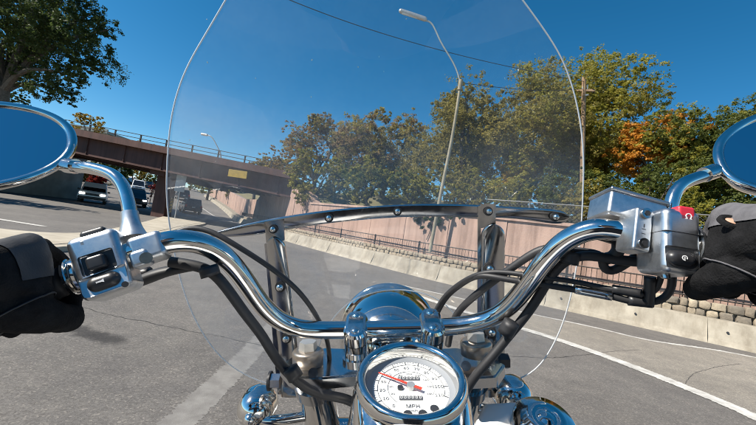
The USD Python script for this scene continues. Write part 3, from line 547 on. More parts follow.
# beyond the bridge
def far_tree(name, label, px0, px1, pt, pb, d, n, size, mm, seed, **k):
    pb = pb+9 if d > 50 else pb; c = wp((px0+px1)/2, pb, d); ptree(name, label, px0, px1, pt, pb, d, n, size, mm, seed, zb=float(gz(c[0], c[1])), **k)
far_tree('far_yellow_tree', 'left of two bright yellow trees seen under the bridge', 126, 140, 167, 181, 95, 1800, .45, L_yellow, 50, ncl=14, clump=.4)
far_tree('far_yellow_tree', 'right of two bright yellow trees seen under the bridge', 138, 150, 168, 181, 90, 1800, .45, L_yellow, 51, ncl=14, clump=.4)
for i, (a, b, t_, b_, d, mm, lab) in enumerate(((104, 130, 158, 182, 72, L_dark, 'dark evergreen mass left of the yellow trees under the bridge'), (80, 112, 150, 182, 66, L_green, 'green trees on the slope left of the far road'), (60, 92, 148, 184, 62, L_brown, 'brown autumn trees on the slope under the bridge at left'),
        (88, 104, 164, 180, 58, L_red, 'reddish tree on the slope beside the far road'), (25, 70, 148, 187, 56, L_dark, 'dark trees under the bridge behind the left mirror'), (148, 166, 158, 190, 100, L_dark, 'dark trees right of the yellow trees beside the pier'), (120, 165, 140, 172, 130, L_brown, 'distant brown trees at the end of the far road'), (180, 205, 160, 182, 110, L_ygreen, 'pale green trees at the end of the right lanes'), (198, 222, 168, 186, 75, L_ygreen, 'bright green shrubs on top of the far pink wall'), (215, 250, 165, 187, 60, L_olive, 'olive shrubs on top of the far pink wall near the bridge'), (-40, 40, 140, 190, 60, L_dark, 'dark trees at far left beyond the bridge'))):
    far_tree('far_tree', lab, a, b, t_, b_, d, 3500, .5, mm, 60+i, ncl=22, clump=.36, tr=.25)
far_tree('red_shrub', 'bright red shrub beside the pier beyond the bridge', 149, 156, 181, 197, 44, 900, .2, L_red, 80, cat='bush', ncl=10, tr=.05, clump=.4)
for i, (a, b, t_, b_, d) in enumerate(((22, 48, 170, 186, 41), (46, 66, 174, 187, 45), (64, 80, 176, 186, 50))):
    far_tree('bank_shrub', ['large', 'middle', 'small'][i]+' shrub on the left bank behind the low wall under the bridge', a, b, t_, b_, d, 1500, .25, (L_green, L_red, L_olive)[i], 90+i, cat='bush', ncl=14, tr=.06, clump=.4)
# low wall and bank left of the far road
lw0, lw1 = A_([-36., 30.5]), A_([-36., 30.5]) + d_*55
q_ = np.linspace(0, 1, 30)[:, None]; ql = lw0+(lw1-lw0)*q_
lwm = thing('roadside_wall', 'low grey concrete wall along the left side of the far road', 'wall', (lw0[0], lw0[1], 0))
z_ = gz(ql[:, 0], ql[:, 1]); nl_ = nn_*.35
obj('wall_body', (np.stack([np.c_[ql, z_-.1], np.c_[ql, z_+.9], np.c_[ql+nl_, z_+.9], np.c_[ql+nl_, z_-.1]], 1).reshape(-1, 3), grid_faces(30, 4)), bridge_conc, lwm)
obj('coping', (np.stack([np.c_[ql-nl_*.2, z_+.902], np.c_[ql-nl_*.2, z_+1.0], np.c_[ql+nl_*1.2, z_+1.0], np.c_[ql+nl_*1.2, z_+.902]], 1).reshape(-1, 3), grid_faces(30, 4)), tan_conc, lwm)
V = [np.c_[ql+nn_*t, z_+.75+h] for t, h in ((.3, 0), (2, .6), (6, 1.8), (14, 2.8), (60, 3.5))]
obj('left_bank', (np.stack(V, 1).reshape(-1, 3), grid_faces(30, 5)), grass_m, smooth=True, kind='structure', label='grassy bank rising left of the far road')
sw = ql-nn_*1.6
obj('pavement', (np.stack([np.c_[sw, z_+.0], np.c_[sw, z_+.14], np.c_[ql, z_+.14]], 1).reshape(-1, 3), grid_faces(30, 3)), tan_conc, kind='structure', label='concrete pavement along the left of the far road')
# hill beyond the bridge on the left carrying the bridge approach
obj('bridge_approach', trimesh.convex.convex_hull(A_([bp(x, d, h) for x, h in ((-30.5, -6), (-30.5, .6), (-90, 3.5), (-90, -6)) for d in (-.3, 9.9)]+[bp(-30.5, -4, -6), bp(-90, -9, -6)])), soil, kind='structure', label='earth approach carrying the bridge road at left')

# ------------------------------------------------------------------ vehicles
def car(name, label, pos, head, L=4.7, Wd=1.88, H=1.75, paint=paint_white, front_on=False, kind='suv', group=None):
    t = thing(name, label, 'car', (pos[0], pos[1], float(gz(pos[0], pos[1]))), rotz=math.atan2(head[1], head[0]), group=group)
    o = lambda *a, **k: obj(*a, local=True, **k)
    hood = .98 if kind == 'suv' else .85; e = .07
    def bx(x0, x1, y, z0, z1, r=e): return [sph(r, (x, s*(y-r), z), 10) for x in (x0+r, x1-r) for s in (-1, 1) for z in (z0+r, z1-r)]
    low = hull(bx(-L/2, L/2, Wd/2, .32, .68)+bx(-L/2+.05, L/2-.12, Wd/2-.03, .5, hood))
    for sx in (-1, 1):
        for sy in (-1, 1): low = low - m3.Manifold.cylinder(.4, .39, .39, 20).rotate((90, 0, 0)).translate((sx*L*.3, sy*(Wd/2-.05)+.2, .36))
    o('body', low, paint, t, smooth=35)
    f0, f1 = L*.17, -L/2+.12 if kind != 'sedan' else -L*.34
    cab = hull([sph(.05, (x, s*y, z), 8) for x, y, z in ((f0, Wd/2-.12, hood-.02), (f0-.75, Wd/2-.27, H-.05), (f1+.25, Wd/2-.27, H-.07), (f1, Wd/2-.12, hood-.02)) for s in (-1, 1)])
    o('cabin', cab, paint, t, smooth=35)
    def quad(c): return A_(c, float), A_([[0, 1, 2], [0, 2, 3]])
    zb, zt = hood+.05, H-.14; k = (zt-hood)/(H-.05-hood); yb, yt = Wd/2-.06, Wd/2-.06-.15*k
    xa = lambda z: f0+.06-.75*(z-hood)/(H-.05-hood); xr = lambda z: f1-.05+.25*(z-hood)/(H-.07-hood)
    o('windscreen', quad([(xa(zb), -yb+.1, zb), (xa(zb), yb-.1, zb), (xa(zt), yt-.1, zt), (xa(zt), -yt+.1, zt)]), dark_glass, t)
    o('rear_window', quad([(xr(zb)-.012, yb-.1, zb), (xr(zb)-.012, -yb+.1, zb), (xr(zt)-.012, -yt+.1, zt), (xr(zt)-.012, yt-.1, zt)]), dark_glass, t)
    for s in (-1, 1):
        xs = [xa(zt)-.1, (xa(zt)+xr(zt))/2+.3, (xa(zt)+xr(zt))/2+.2, xr(zt)+.75, xr(zt)+.65, xr(zt)+.12]
        for j in range(3):
            if xs[2*j]-xs[2*j+1] < .15: continue
            o('side_window', quad([(xs[2*j]+(.45 if j == 0 else 0), s*(yb+.012), zb), (xs[2*j+1], s*(yb+.012), zb), (xs[2*j+1], s*(yt+.012), zt), (xs[2*j], s*(yt+.012), zt)][::s]), dark_glass, t)
        o('door_mirror', ori(rbox(.16, .2, .14, .04, 8), (f0-.05, s*(Wd/2+.06), hood+.1), (1, 0, 0), (0, 1, 0), (0, 0, 1)), plastic, t, smooth=35)
        o('headlight', ori(rbox(.1, .36, .17, .04, 8), (L/2-.06, s*(Wd/2-.28), hood-.22), (1, 0, 0), (0, 1, 0), (0, 0, 1)), lamp_on if front_on else galv, t, smooth=35)
        o('tail_light', ori(rbox(.08, .2, .3, .03, 8), (-L/2+.03, s*(Wd/2-.17), hood-.1), (1, 0, 0), (0, 1, 0), (0, 0, 1)), lamp_red, t, smooth=35)
        for sx in (-1, 1):
            w_ = o('wheel', cyl((sx*L*.3, s*(Wd/2-.24), .355), (sx*L*.3, s*(Wd/2-.02), .355), .355, n=22), tyre_m, t, smooth=40)
            o('rim', cyl((sx*L*.3, s*(Wd/2-.1), .355), (sx*L*.3, s*(Wd/2-.012), .355), .23, n=16), galv, w_, smooth=40)
    o('grille', box(.05, Wd*.46, .2, (L/2-.035, 0, hood-.25)), plastic, t); o('bumper', ori(rbox(.2, Wd*.96, .22, .06, 8), (L/2-.03, 0, .45), (1, 0, 0), (0, 1, 0), (0, 0, 1)), plastic, t, smooth=35)
    o('rear_bumper', ori(rbox(.2, Wd*.96, .22, .06, 8), (-L/2+.03, 0, .45), (1, 0, 0), (0, 1, 0), (0, 0, 1)), plastic, t, smooth=35)
    o('number_plate', box(.02, .34, .15, (-L/2-.025, 0, .78)), galv, t)
    return t
silver = mat('car_paint_silver', (.5, .5, .5), .3, coat=.5); dgrey = mat('car_paint_dark_grey', (.03, .035, .045), .25, coat=.6); blackp = mat('car_paint_black', (.012, .012, .014), .2, coat=.6)
def at(px, d): q = wp(px, 200, d); return q[:2]
car('approaching_car', 'white sport utility vehicle with lit headlights approaching in the bridge shade', at(93, 31.5), -d_, 4.8, 1.95, 1.78, paint_white, True)
car('approaching_car', 'dark vehicle with lit headlights behind the white one, near the pier', at(135.5, 37.5), -d_, 4.8, 1.95, 1.85, dgrey, True)
car('approaching_car', 'tall white van farther up the far road under the bridge', at(135.5, 62), -d_, 5.2, 2.0, 2.1, paint_white)
for i, (px, d, p_, lab) in enumerate(((124, 82, silver, 'small silver car far up the road left of the white van'), (146.5, 80, dgrey, 'small dark car far up the road right of the white van'), (112, 92, blackp, 'distant dark car leftmost on the far road'), (128, 98, paint_white, 'distant white car at the top of the far road'))):
    car('distant_car', lab, at(px, d), -d_, 4.5, 1.8, 1.5, p_, kind='sedan')
car('leading_car', 'dark sport utility vehicle driving away in the right lanes past the pier', at(191.5, 41.5), d_, 4.6, 1.9, 1.75, dgrey)
car('leading_car', 'dark car farther ahead of the other in the right lanes', at(181.5, 62), d_, 4.6, 1.9, 1.8, blackp)
#BIKE
# ------------------------------------------------------------------ the motorcycle (built in its own leaning frame)
XC = .022
def gzC(x, y): return -(CAMZ + y*Fw[2] + x*Rt[2])/Up[2]
def toW(c): return EYE + Rt*c[0] + Fw*c[1] + Up*c[2]
mb = toW([XC, .3, gzC(XC, .3)])
mo = thing('motorcycle', 'chrome cruiser motorcycle with clear windscreen, white tank parts and round speedometer, seen by its rider', 'motorcycle', mb, frame=MC)
def B(name, mesh, m, parent=mo, sm=40, **k): return obj(name, mesh, m, parent, smooth=sm, **k)
ZA, YA, XA = A_([0, 0, 1.]), A_([0, 1., 0]), A_([1., 0, 0])
# handlebar
HB = [P(*q) for q in ((-50, 311, .325), (10, 292, .34), (76, 271, .36), (112, 259.5, .372), (150, 247, .385), (180, 241, .40), (206, 245.5, .42), (228, 260, .44), (248, 285, .46), (268, 311, .482), (295, 327, .505), (330, 330, .52), (394, 329, .525), (455, 326, .52), (491, 318, .505), (515, 300, .482), (535, 274, .46), (555, 250, .442), (578, 234, .425), (605, 229, .41), (640, 236.5, .395), (700, 252, .37), (790, 275, .33))]
B('handlebar', tube(HB, .0127, 32, n=220), chrome, sm=True)
# clamps and risers
for px, py in ((356, 329.5), (431.5, 326.5)):
    c = P(px, py, .522)
    ry, rz = unit([0, .9, .42]), unit([0, -.42, .9])
    top = hull([m for sy in (-1, 1) for m in (m3.Manifold.cylinder(.016, .0172, .0172, 36).translate((0, sy*.012, -.008)), m3.Manifold.cylinder(.0035, .0165, .0145, 36).translate((0, sy*.012, .0085)), m3.Manifold.cylinder(.0015, .0145, .011, 36).translate((0, sy*.012, .0120)))])
    low = hull([m3.Manifold.cylinder(.018, .0165, .0172, 36).translate((0, sy*.012, -.0275)) for sy in (-1, 1)])
    k = B('handlebar_clamp', ori(top, c, XA, ry, rz), chrome, sm=25); B('clamp_lower_half', ori(low, c, XA, ry, rz), chrome, k, sm=25); B('clamp_gap', ori(hull([m3.Manifold.cylinder(.0016, .0158, .0158, 30).translate((0, sy*.012, -.0095)) for sy in (-1, 1)]), c, XA, ry, rz), plastic, k)
    for sy in (-.0155, .0155):
        B('clamp_bolt', ori(sph(.0072, (0, 0, 0), 20).scale((1, 1, .62)), c+ry*sy+rz*.0125, XA, ry, rz), chrome, k); B('bolt_seat', ori(m3.Manifold.cylinder(.0008, .0088, .0084, 24), c+ry*sy+rz*.0126, XA, ry, rz), chrome_dull, k)
    B('handlebar_riser', cyl(c-ZA*.0297, c-ZA*.046, .0165, n=32), chrome); B('riser_collar', cyl(c-ZA*.0415, c-ZA*.052, .02, n=32), chrome_dull)
# top yoke
yz = -.232
yo = Polygon([(-.14, .545), (-.128, .575), (-.09, .6), (.02, .59), (.135, .6), (.173, .575), (.185, .545), (.165, .515), (.12, .51), (.02, .53), (-.08, .51), (-.12, .515)]).buffer(.02).buffer(-.012).buffer(.004)
yk = B('top_yoke', prism(yo, .014, yz-.02), chrome_dull, sm=30); B('yoke_bevel', prism(yo.buffer(-.004), .002, yz-.0059), chrome_dull, yk, sm=30)
cast = mat('yoke_cap_bronze', (.42, .36, .3), .3, .9, rvar=.1)
for px, py, sx in ((308, 351, -1), (476, 341.5, 1)):
    c = P(px, py, .545); c[2] = max(c[2], yz+.006)
    ck = B('fork_cap', ori(rev([(0, -.02), (.0235, -.02), (.0242, -.002), (.0225, .001), (.018, .0028), (0, .0028)][::1], 40), c, XA, YA, ZA), cast, sm=True)
    B('hex_bolt', ori(m3.Manifold.cylinder(.012, .0145, .013, 6).rotate((0, 0, 20)), c+ZA*.0029, XA, YA, ZA), galv, ck, sm=20)
    a = A_([c[0], .575, -.252]); e = A_([XC+sx*.095, .97, gzC(XC, .97)+.32])
    dv = unit(e-a)
    B('fork_cover', cyl(a+dv*.01, a+dv*.2, .031, n=36), chrome); B('fork_tube', cyl(a+dv*.2, a+dv*.42, .0205, n=28), chrome)
    B('fork_slider', cyl(a+dv*.42, e, .03, .027, n=28), chrome_dull)
    B('yoke_clamp_band', cyl(a+dv*.03, a+dv*.055, .0345, n=36), chrome_dull)
for px, py, d in ((276, 381, .6), (503, 361, .57)):
    c = P(px, py, d); B('pinch_bolt', ori(m3.Manifold.cylinder(.016, .0125, .0125, 6).rotate((0, 90, 0)), c-XA*.008, XA, YA, ZA), chrome_dull if px < 300 else plastic, sm=20)
    B('bolt_washer', cyl(c-XA*.012, c-XA*.0085, .016, n=24), plastic)
for px, py in ((313, 373), (466, 366)): B('allen_bolt', cyl(P(px, py, .515), P(px, py, .505), .007, n=16), chrome_dull)
# headlamp shell
hc = P(389, 341, .665); t_ = np.linspace(0, 1, 22)
prof = [(.094*math.sin(a), -.105*math.cos(a)) for a in np.linspace(0, math.pi/2, 22)] + [(.094, .03), (.097, .035), (.097, .055), (.09, .06)]
hl = B('headlamp_shell', ori(rev(prof, 64), hc, XA, -ZA, YA), chrome, sm=True)
B('headlamp_lens', ori(rev([(.09, .058), (.06, .068), (0, .074)], 48), hc, XA, -ZA, YA), dial_white, hl, sm=True)
B('headlamp_rim', tube([hc+A_([.094*math.cos(a), .05, .094*math.sin(a)]) for a in np.linspace(0, 2*np.pi, 48, endpoint=False)], .006, 8, closed=True, n=72), chrome, hl, sm=True)
# small lamps at the sides
for px, py, d, sx in ((257, 407, .62, -1), (513, 397, .62, 1)):
    c = P(px, py, d)
    pr = [(.0335*math.sin(a), -.036*math.cos(a)) for a in np.linspace(0, math.pi/2, 16)] + [(.0345, .004), (.0345, .014), (.032, .017)]
    ts = B('turn_signal', ori(rev(pr, 40), c, XA, -ZA, YA), chrome, sm=True)
    B('signal_lens', ori(rev([(.032, .017), (.02, .026), (0, .029)], 32), c, XA, -ZA, YA), orange_lens, ts, sm=True)
    B('signal_hub', sph(.011, c+A_([0, -.034, -.002]), 20), chrome, ts, sm=True)
    B('signal_stem', tube([c+A_([0, -.02, -.008]), c+A_([-sx*.03, -.02, -.012]), c+A_([-sx*.11, .0, -.012])], .0085, 14), chrome, ts, sm=True)
c = P(545, 422, .5)
al = B('auxiliary_lamp', ori(rev([(0, .0125), (.008, .012), (.011, .009), (.016, .0085), (.019, .011), (.027, .0095), (.031, .005), (.039, .0035), (.0455, -.004), (.0475, -.014), (.0465, -.03), (.03, -.06), (0, -.07)][::-1], 64), c, XA, unit([0, .85, .35]), unit([0, -.38, .92])), chrome, sm=True)
B('lamp_bracket', hull([sph(.008, P(x, y, d), 14) for x, y, d in ((488, 410, .53), (525, 408, .53), (490, 440, .5), (540, 445, .53), (478, 432, .5))]), paint_white, al)
# windscreen
def scr(v): v = np.atleast_2d(v); px, py = v[:, 0], v[:, 1]; x = (px-385)/215.; d = .635-(335-py)/355*.125-.045*x*x; return np.stack([(px-378)/FPX*d, d, (212.5-py)/FPX*d], 1)
outl = spline([(250, -42), (205, 35), (185, 72), (173, 110), (168, 150), (167, 200), (172, 240), (182, 285), (198, 325), (222, 358), (250, 377), (278, 387)], 60).tolist() + [(318, 389)] + \
    spline([(318, 386), (318, 350), (332, 320), (352, 301), (380, 291), (412, 291), (443, 303), (463, 330), (468, 360), (468, 384)], 40).tolist() + \
    spline([(486, 388), (510, 382), (533, 371), (549, 352), (562, 325), (572, 290), (580, 240), (583, 190), (583, 150), (578, 110), (565, 66), (545, 31), (500, -30)], 60).tolist() + spline([(500, -30), (440, -58), (375, -66), (310, -58), (250, -42)], 30).tolist()[1:-1]
ws = B('windscreen', patch(Polygon(outl), scr, 14.), screen_glass, sm=True)
o_ = scr(A_(outl)); B('screen_edge', tube(o_, .0011, 6, smooth=False, closed=True), screen_edge, ws, sm=True)
rs = np.random.RandomState(21); sp_ = []
for k in range(22):
    q = A_([rs.uniform(190, 560), rs.uniform(5, 205)]); r_ = rs.uniform(.0003, .0008)
    sp_.append(hull([sph(r_, scr(q)[0]+A_([rs.randn()*r_, -.0008, rs.randn()*r_*1.5]), 6) for _ in range(2)]))
B('screen_specks', sp_, speck_m, ws, kind='stuff')
def screen_plate(pts, off, th, n=None): # a bent plate lying off the rider's side of the screen
    poly = Polygon(pts); f = lambda o: (lambda v: scr(v)-A_([0, o, 0])); v, fc = patch(poly, f(off+th), 12.); v2, _ = patch(poly, f(off), 12.)
    m = trimesh.Trimesh(v, fc, process=False); e = trimesh.grouping.group_rows(np.sort(m.edges, axis=1), require_count=1); be = m.edges[e]; nv = len(v)
    side = np.vstack([np.c_[be[:, 1], be[:, 0], be[:, 0]+nv], np.c_[be[:, 1], be[:, 0]+nv, be[:, 1]+nv]])
    return np.vstack([v, v2]), np.vstack([fc[:, ::-1], fc+nv, side[:, ::-1]])
def bulge(up, lo, off, th, m=15, n=60, pw=.22):   # a rounded strip between two edges, standing off the screen
    up, lo = spline(up, n), spline(lo, n); V = []
    for t in np.linspace(0, 1, m): V.append(scr(up+(lo-up)*t)-A_([0, 1, 0])*(off+th*math.sin(math.pi*t)**pw))
    V = np.stack(V, 1); bk_ = np.stack([V[:, -1]+[0, off*.3, 0], V[:, 0]+[0, off*.3, 0]], 1); V = np.concatenate([V, bk_, V[:, :1]], 1); k = V.shape[1]
    return V.reshape(-1, 3), grid_faces(n, k)
tb = B('trim_bar', bulge([(212, 233), (250, 223), (300, 214), (350, 208), (400, 204.7), (430, 204), (480, 205), (530, 208), (562, 211.5), (567, 215)], [(213, 237), (250, 235.5), (300, 227.5), (350, 221), (400, 217.2), (430, 216.7), (480, 217.3), (530, 220.5), (562, 223), (567, 219)], .003, .003), bracket_steel, ws, sm=45)
for px, py in ((275.5, 229), (397, 211.5), (330, 218), (486, 211.5), (551, 217)):
    q = scr([px, py])[0]-A_([0, .012, 0]); B('trim_bolt', hull([sph(.0048, q, 14), sph(.0048, q-A_([0, .004, 0]), 14)]), chrome, ws, sm=True)
    B('bolt_washer', cyl(q+YA*.001, q-YA*.001, .0072, n=20), rubber, ws)
def bracket(cx, ys, hw): # rounded plate: centre line x(y), half width
    y = np.r_[ys[0]+np.linspace(0, 1, 8)**2*hw, np.linspace(ys[0]+hw*1.15, ys[1], 24)]; w_ = hw*np.sqrt(np.clip(1-np.clip((ys[0]+hw-y)/hw, 0, 1)**2, .02, 1)); x = np.interp(y, *cx)
    return np.c_[x-w_, y], np.c_[x+w_, y]
up_, lo_ = bracket(([230, 275, 345, 395], [275, 281, 289, 292]), (237, 394), 9.5)
bk = B('screen_bracket', bulge(lo_, up_, .009, .004), bracket_steel, sm=45)
up_, lo_ = bracket(([220, 300, 395], [491.5, 491, 492]), (224, 394), 11.5)
bk2 = B('screen_bracket', bulge(lo_, up_, .009, .004), bracket_steel, sm=45)
def rp(pts, r=5): return list(Polygon(pts).buffer(-r).buffer(r).exterior.coords)
for pts, b_ in (([(266, 222), (285, 219), (286, 240), (268, 243)], bk), ([(476.5, 206), (479.5, 206), (479.5, 300), (479, 345), (476, 345)], bk2), ([(479, 204), (494, 204), (494, 226), (479, 228)], bk2), ([(266, 243), (270, 243), (280, 345), (283, 392), (279, 392), (275, 345)], bk)):
    B('bracket_stay', screen_plate(rp(pts, 1), .006, .003), bracket_steel, b_, sm=30)
for px, py, b_ in ((283, 285, bk), (486, 267, bk2), (488, 329, bk2), (289, 335, bk)):
    q = scr([px, py])[0]-A_([0, .016, 0]); B('bracket_bolt', hull([sph(.006, q, 14), sph(.006, q-A_([0, .005, 0]), 14)]), chrome, b_, sm=True); B('bolt_washer', cyl(q+YA*.002, q-YA*.001, .009, n=20), rubber, b_)
# cables
def cab(name, pts, r, m=rubber, n=None): return B(name, tube([P(*q) for q in pts], r, 12, n=n or 60), m, sm=True)
cab('clutch_cable', [(150, 258, .43), (180, 231, .445), (205, 230, .45), (232, 243, .455), (268, 266, .47), (298, 291, .49), (318, 319, .53), (328, 345, .56), (330, 380, .56)], .0036)
cab('wiring_harness', [(170, 262, .42), (205, 269, .425), (220, 280, .43), (244, 312, .45), (262, 336, .47), (278, 361, .478), (297, 381, .48), (318, 393, .485), (345, 399, .49), (365, 415, .52), (380, 450, .56)], .0066)
cab('harness_clip', [(208, 266, .415), (211, 276, .415)], .011, n=4); cab('harness_clip', [(290, 368, .468), (296, 378, .468)], .0105, n=4)
cab('throttle_cable', [(672, 272, .40), (671, 288, .405), (662, 299, .41), (648, 302.5, .415), (635, 302, .42), (610, 296, .43), (580, 290.5, .445), (545, 285, .46), (505, 279, .48), (480, 276, .5), (462, 284, .53), (446, 298, .56), (430, 330, .6)], .0042)
cab('throttle_cable', [(662, 272, .405), (655, 290, .41), (645, 294.5, .415), (630, 293, .42), (600, 287, .435), (570, 281, .45), (540, 277, .46), (505, 272.5, .482), (480, 274, .5), (455, 287, .535), (440, 303, .565), (425, 335, .6)], .0034)
cab('cable_adjuster', [(652, 303, .413), (628, 300.5, .4215)], .0062, plastic, 6); cab('cable_adjuster', [(612, 296.5, .428), (575, 289.5, .447)], .0056, chrome_dull, 6); cab('cable_adjuster', [(642, 294, .4155), (612, 289, .43)], .0056, plastic, 6)
cab('cable_bracket', [(650, 277, .41), (649, 296, .413), (648, 306, .414)], .006, plastic, 8)
cab('brake_hose', [(637, 256, .43), (622, 266, .435), (611, 270.5, .44), (604, 267, .44), (602, 258, .44), (590, 253, .445), (565, 250, .455), (545, 249, .465), (520, 262, .48), (495, 280, .5), (470, 300, .53), (455, 318, .56), (448, 345, .59)], .0055)
cab('wiring_harness', [(640, 262, .42), (612, 259, .43), (590, 256, .437), (572, 258.5, .445), (556, 270, .455), (540, 294, .468), (526, 315, .478), (508, 337, .488), (490, 359, .49), (474, 378, .495), (464, 395, .5)], .0062)
cab('harness_clip', [(572, 252, .442), (569, 264, .442)], .0105, n=4); cab('harness_clip', [(512, 322, .472), (505, 334, .476)], .0105, n=4)
cab('brake_light_wire', [(618, 240, .43), (618, 250, .43), (612, 257, .433), (606, 258.5, .436)], .0075)
# ---- left switch housing
def housing_frame(c, tilt, face):   # ex along the bar, ey up, ez towards the rider
    ex = unit(tilt); ez = unit(A_(face)-ex*np.dot(face, ex)); ey = np.cross(ez, ex); return A_(c), ex, ey, ez
c, ex, ey, ez = housing_frame(P(107.5, 265.5, .37), P(150, 247, .385)-P(76, 271, .36), [.1, -1, .18])
loc = lambda x, y, z: c+ex*x+ey*y+ez*z
hb = rbox(.0445, .066, .046, .0075, 20)
hb = hb - rbox(.03, .021, .012, .0025, 10).translate((.0, .001, .0245)) - hull([sph(.0016, q, 8) for q in ((-.019, -.0125, .02), (.019, -.0105, .02), (.019, -.029, .0225), (-.019, -.029, .0225), (-.019, -.0125, .03), (.019, -.0105, .03), (.019, -.029, .03), (-.019, -.029, .03))])
lh = B('switch_housing', ori(hb, c, ex, ey, ez), alu, sm=30)
def knob(name, m, x, y, z, sx, sy, sz, r, par, rot=0.): return B(name, ori(rbox(sx, sy, sz, r, 14).rotate((0, 0, rot)), loc(x, y, z), ex, ey, ez), m, par, sm=40)
knob('dimmer_switch', plastic, 0.002, .029, .0115, .023, .017, .018, .004, lh); knob('switch_tab', galv, -.0075, .024, .0215, .005, .006, .003, .0012, lh)
knob('turn_signal_switch', plastic, -.001, .001, .021, .016, .014, .011, .003, lh); knob('switch_slot', plastic, 0, .001, .0181, .0285, .0195, .002, .0008, lh)
hn = B('horn_button', ori(hull([sph(.0078, (-.0065, 0, 0), 18), sph(.0078, (.0065, 0, 0), 18)]), loc(-.0005, -.0195, .0195), ex, ey, ez), plastic, lh, sm=40)
icon = [prism(Polygon([(-.0034, -.0006), (.0005, -.0009), (.0024, -.0019), (.0024, .0019), (.0005, .0009), (-.0034, .0006)]), .0003), prism(Polygon([(-.0042, -.0009), (-.0036, -.0009), (-.0036, .0009), (-.0042, .0009)]), .0003)]
B('horn_symbol', [ori(q, loc(-.0005, -.0195, .0273), ex, ey, ez) for q in icon], print_white, hn)
B('housing_screw', cyl(loc(.016, -.0295, .0235), loc(.016, -.0295, .0215), .003, n=12), plastic, lh)
# grips
def grip(c, u, r_end):   # c at the housing side, u outwards
    rib = []; L = .125
    for k in range(60):
        s_ = .012+k*L/60; rib.append((.0162+.0007*(k % 3 == 0), s_))
    g = B('grip', ori(rev([(.012, .012)]+rib+[(.0165, .012+L), (.0, .013+L)], 32), c, *frame_from(u, (0, 0, 1))), rubber, sm=40)
    for k, (r_, s0, s1) in enumerate(((.0185, .0, .0045), (.0165, .0046, .0074), (.0192, .0075, .012))):
        B('grip_ring', ori(rev([(.012, s0), (r_-.001, s0), (r_, s0+.001), (r_, s1-.001), (r_-.001, s1), (.012, s1)], 40), c, *frame_from(u, (0, 0, 1))), chrome, g)
    B('grip_end', ori(rev([(.0, .013+L), (.0185, .0132+L), (.02, .02+L), (.012, .028+L), (0, .03+L)][::1], 32), c, *frame_from(u, (0, 0, 1))), chrome, g, sm=True)
    return g
gl_c, gl_u = loc(-.0225, .0, 0), unit(P(10, 292, .34)-P(76, 271, .36)); grip(gl_c, gl_u, 0)
# clutch perch and lever
pc = B('clutch_perch', ori(rbox(.034, .03, .034, .006, 14), P(150, 249, .388), ex, ey, ez), alu, sm=35)
B('perch_clamp_bolt', cyl(P(146, 258, .372), P(146, 258, .36), .006, n=16), cast, pc); B('perch_boss', ori(rbox(.018, .018, .02, .004, 12), P(142, 259, .375), ex, ey, ez), alu, pc)
B('lever_boot', tube([P(206, 267, .43), P(190, 268, .43), P(165, 272, .43), P(140, 281, .43), P(118, 290, .43)], [.004, .0075, .0115, .012, .005], 14, flat=.6), rubber, pc, sm=True)
B('clutch_lever', tube([P(150, 272, .43), P(100, 284, .43), P(40, 300, .42), (-.42, .40, -.12)], [.007, .006, .0065, .008], 10), plastic, pc, sm=True)
# ---- mirrors
def mirror(name, outline, d, n, back, stem, closed_pts=110, rim_r=.0055):
    n = unit(n); pc_ = P(*d); o2 = spline([(x, y, 0) for x, y in outline], closed_pts, closed=True)[:, :2]
    def onp(q, off=0.): v = P(q[0], q[1], 1.); return v*np.dot(pc_+n*off, n)/np.dot(v, n)
    V = A_([onp(q) for q in o2]); cen = V.mean(0)
    m_ = B(name, tube(V, rim_r, 10, smooth=False, closed=True), chrome, sm=True)
    rows = [V] + [cen+(V-cen)*math.cos(a)-n*(.042*math.sin(a)) for a in np.linspace(.12, 1.5, 9)]
    sh = np.vstack(rows); k = len(V); f = []
    for i in range(len(rows)-1):
        j = np.arange(k); q = np.stack([i*k+j, i*k+(j+1) % k, (i+1)*k+(j+1) % k, (i+1)*k+j], 1); f += [q[:, [0, 1, 2]], q[:, [0, 2, 3]]]
    B('mirror_shell', (sh, np.vstack(f)), chrome, m_, sm=True)
    for nm, sc_, off, mm in (('mirror_gasket', .965, .0005, rubber), ('mirror_glass', .935, .0016, mirror_glass)):
        iv = cen+(V-cen)*sc_+n*off; 
        vv = np.vstack([iv, cen+n*off]); jj = np.arange(k); ff = np.stack([jj, (jj+1) % k, np.full(k, k)], 1)
        nr = np.cross(vv[ff[0, 1]]-vv[ff[0, 0]], vv[ff[0, 2]]-vv[ff[0, 0]])
        if np.dot(nr, n) < 0: ff = ff[:, ::-1]
        B(nm, (vv, ff), mm, m_, sm=False)
    st = B('mirror_stem', tube([P(*q[:3]) for q in stem], [q[3] for q in stem], 20, n=80), chrome, m_, sm=True)
    return m_, st
nrm = MC[:3, :3].T @ unit([.36, -.62, .42])
lm, st = mirror('mirror', [(-60, 112), (-25, 105.5), (10, 106.5), (40, 112.5), (60, 121.5), (70, 132), (72, 145), (66, 157), (50, 169), (22, 180), (-10, 187), (-45, 190), (-75, 180), (-86, 150), (-78, 122)], (30, 148, .43), nrm, 1,
    [(133, 236, .40, .0085), (131, 222, .402, .0075), (129.5, 210, .405, .0074), (127, 198, .41, .0072), (122.5, 186, .415, .0072), (114, 176, .42, .0072), (101, 170.5, .425, .0072), (86, 167.5, .43, .0072), (70, 166, .44, .0075), (56, 163, .45, .008)])
B('stem_joint', tube([P(67, 165.5, .44), P(76, 166.5, .435)], .0092, 20, smooth=False), chrome, st); B('stem_sleeve', tube([P(133, 240, .395), P(131, 226, .40), P(129.5, 212, .404)], [.0165, .0105, .0088], 24, n=12), alu, st)
nrm2 = MC[:3, :3].T @ unit([-.34, -.64, .42])
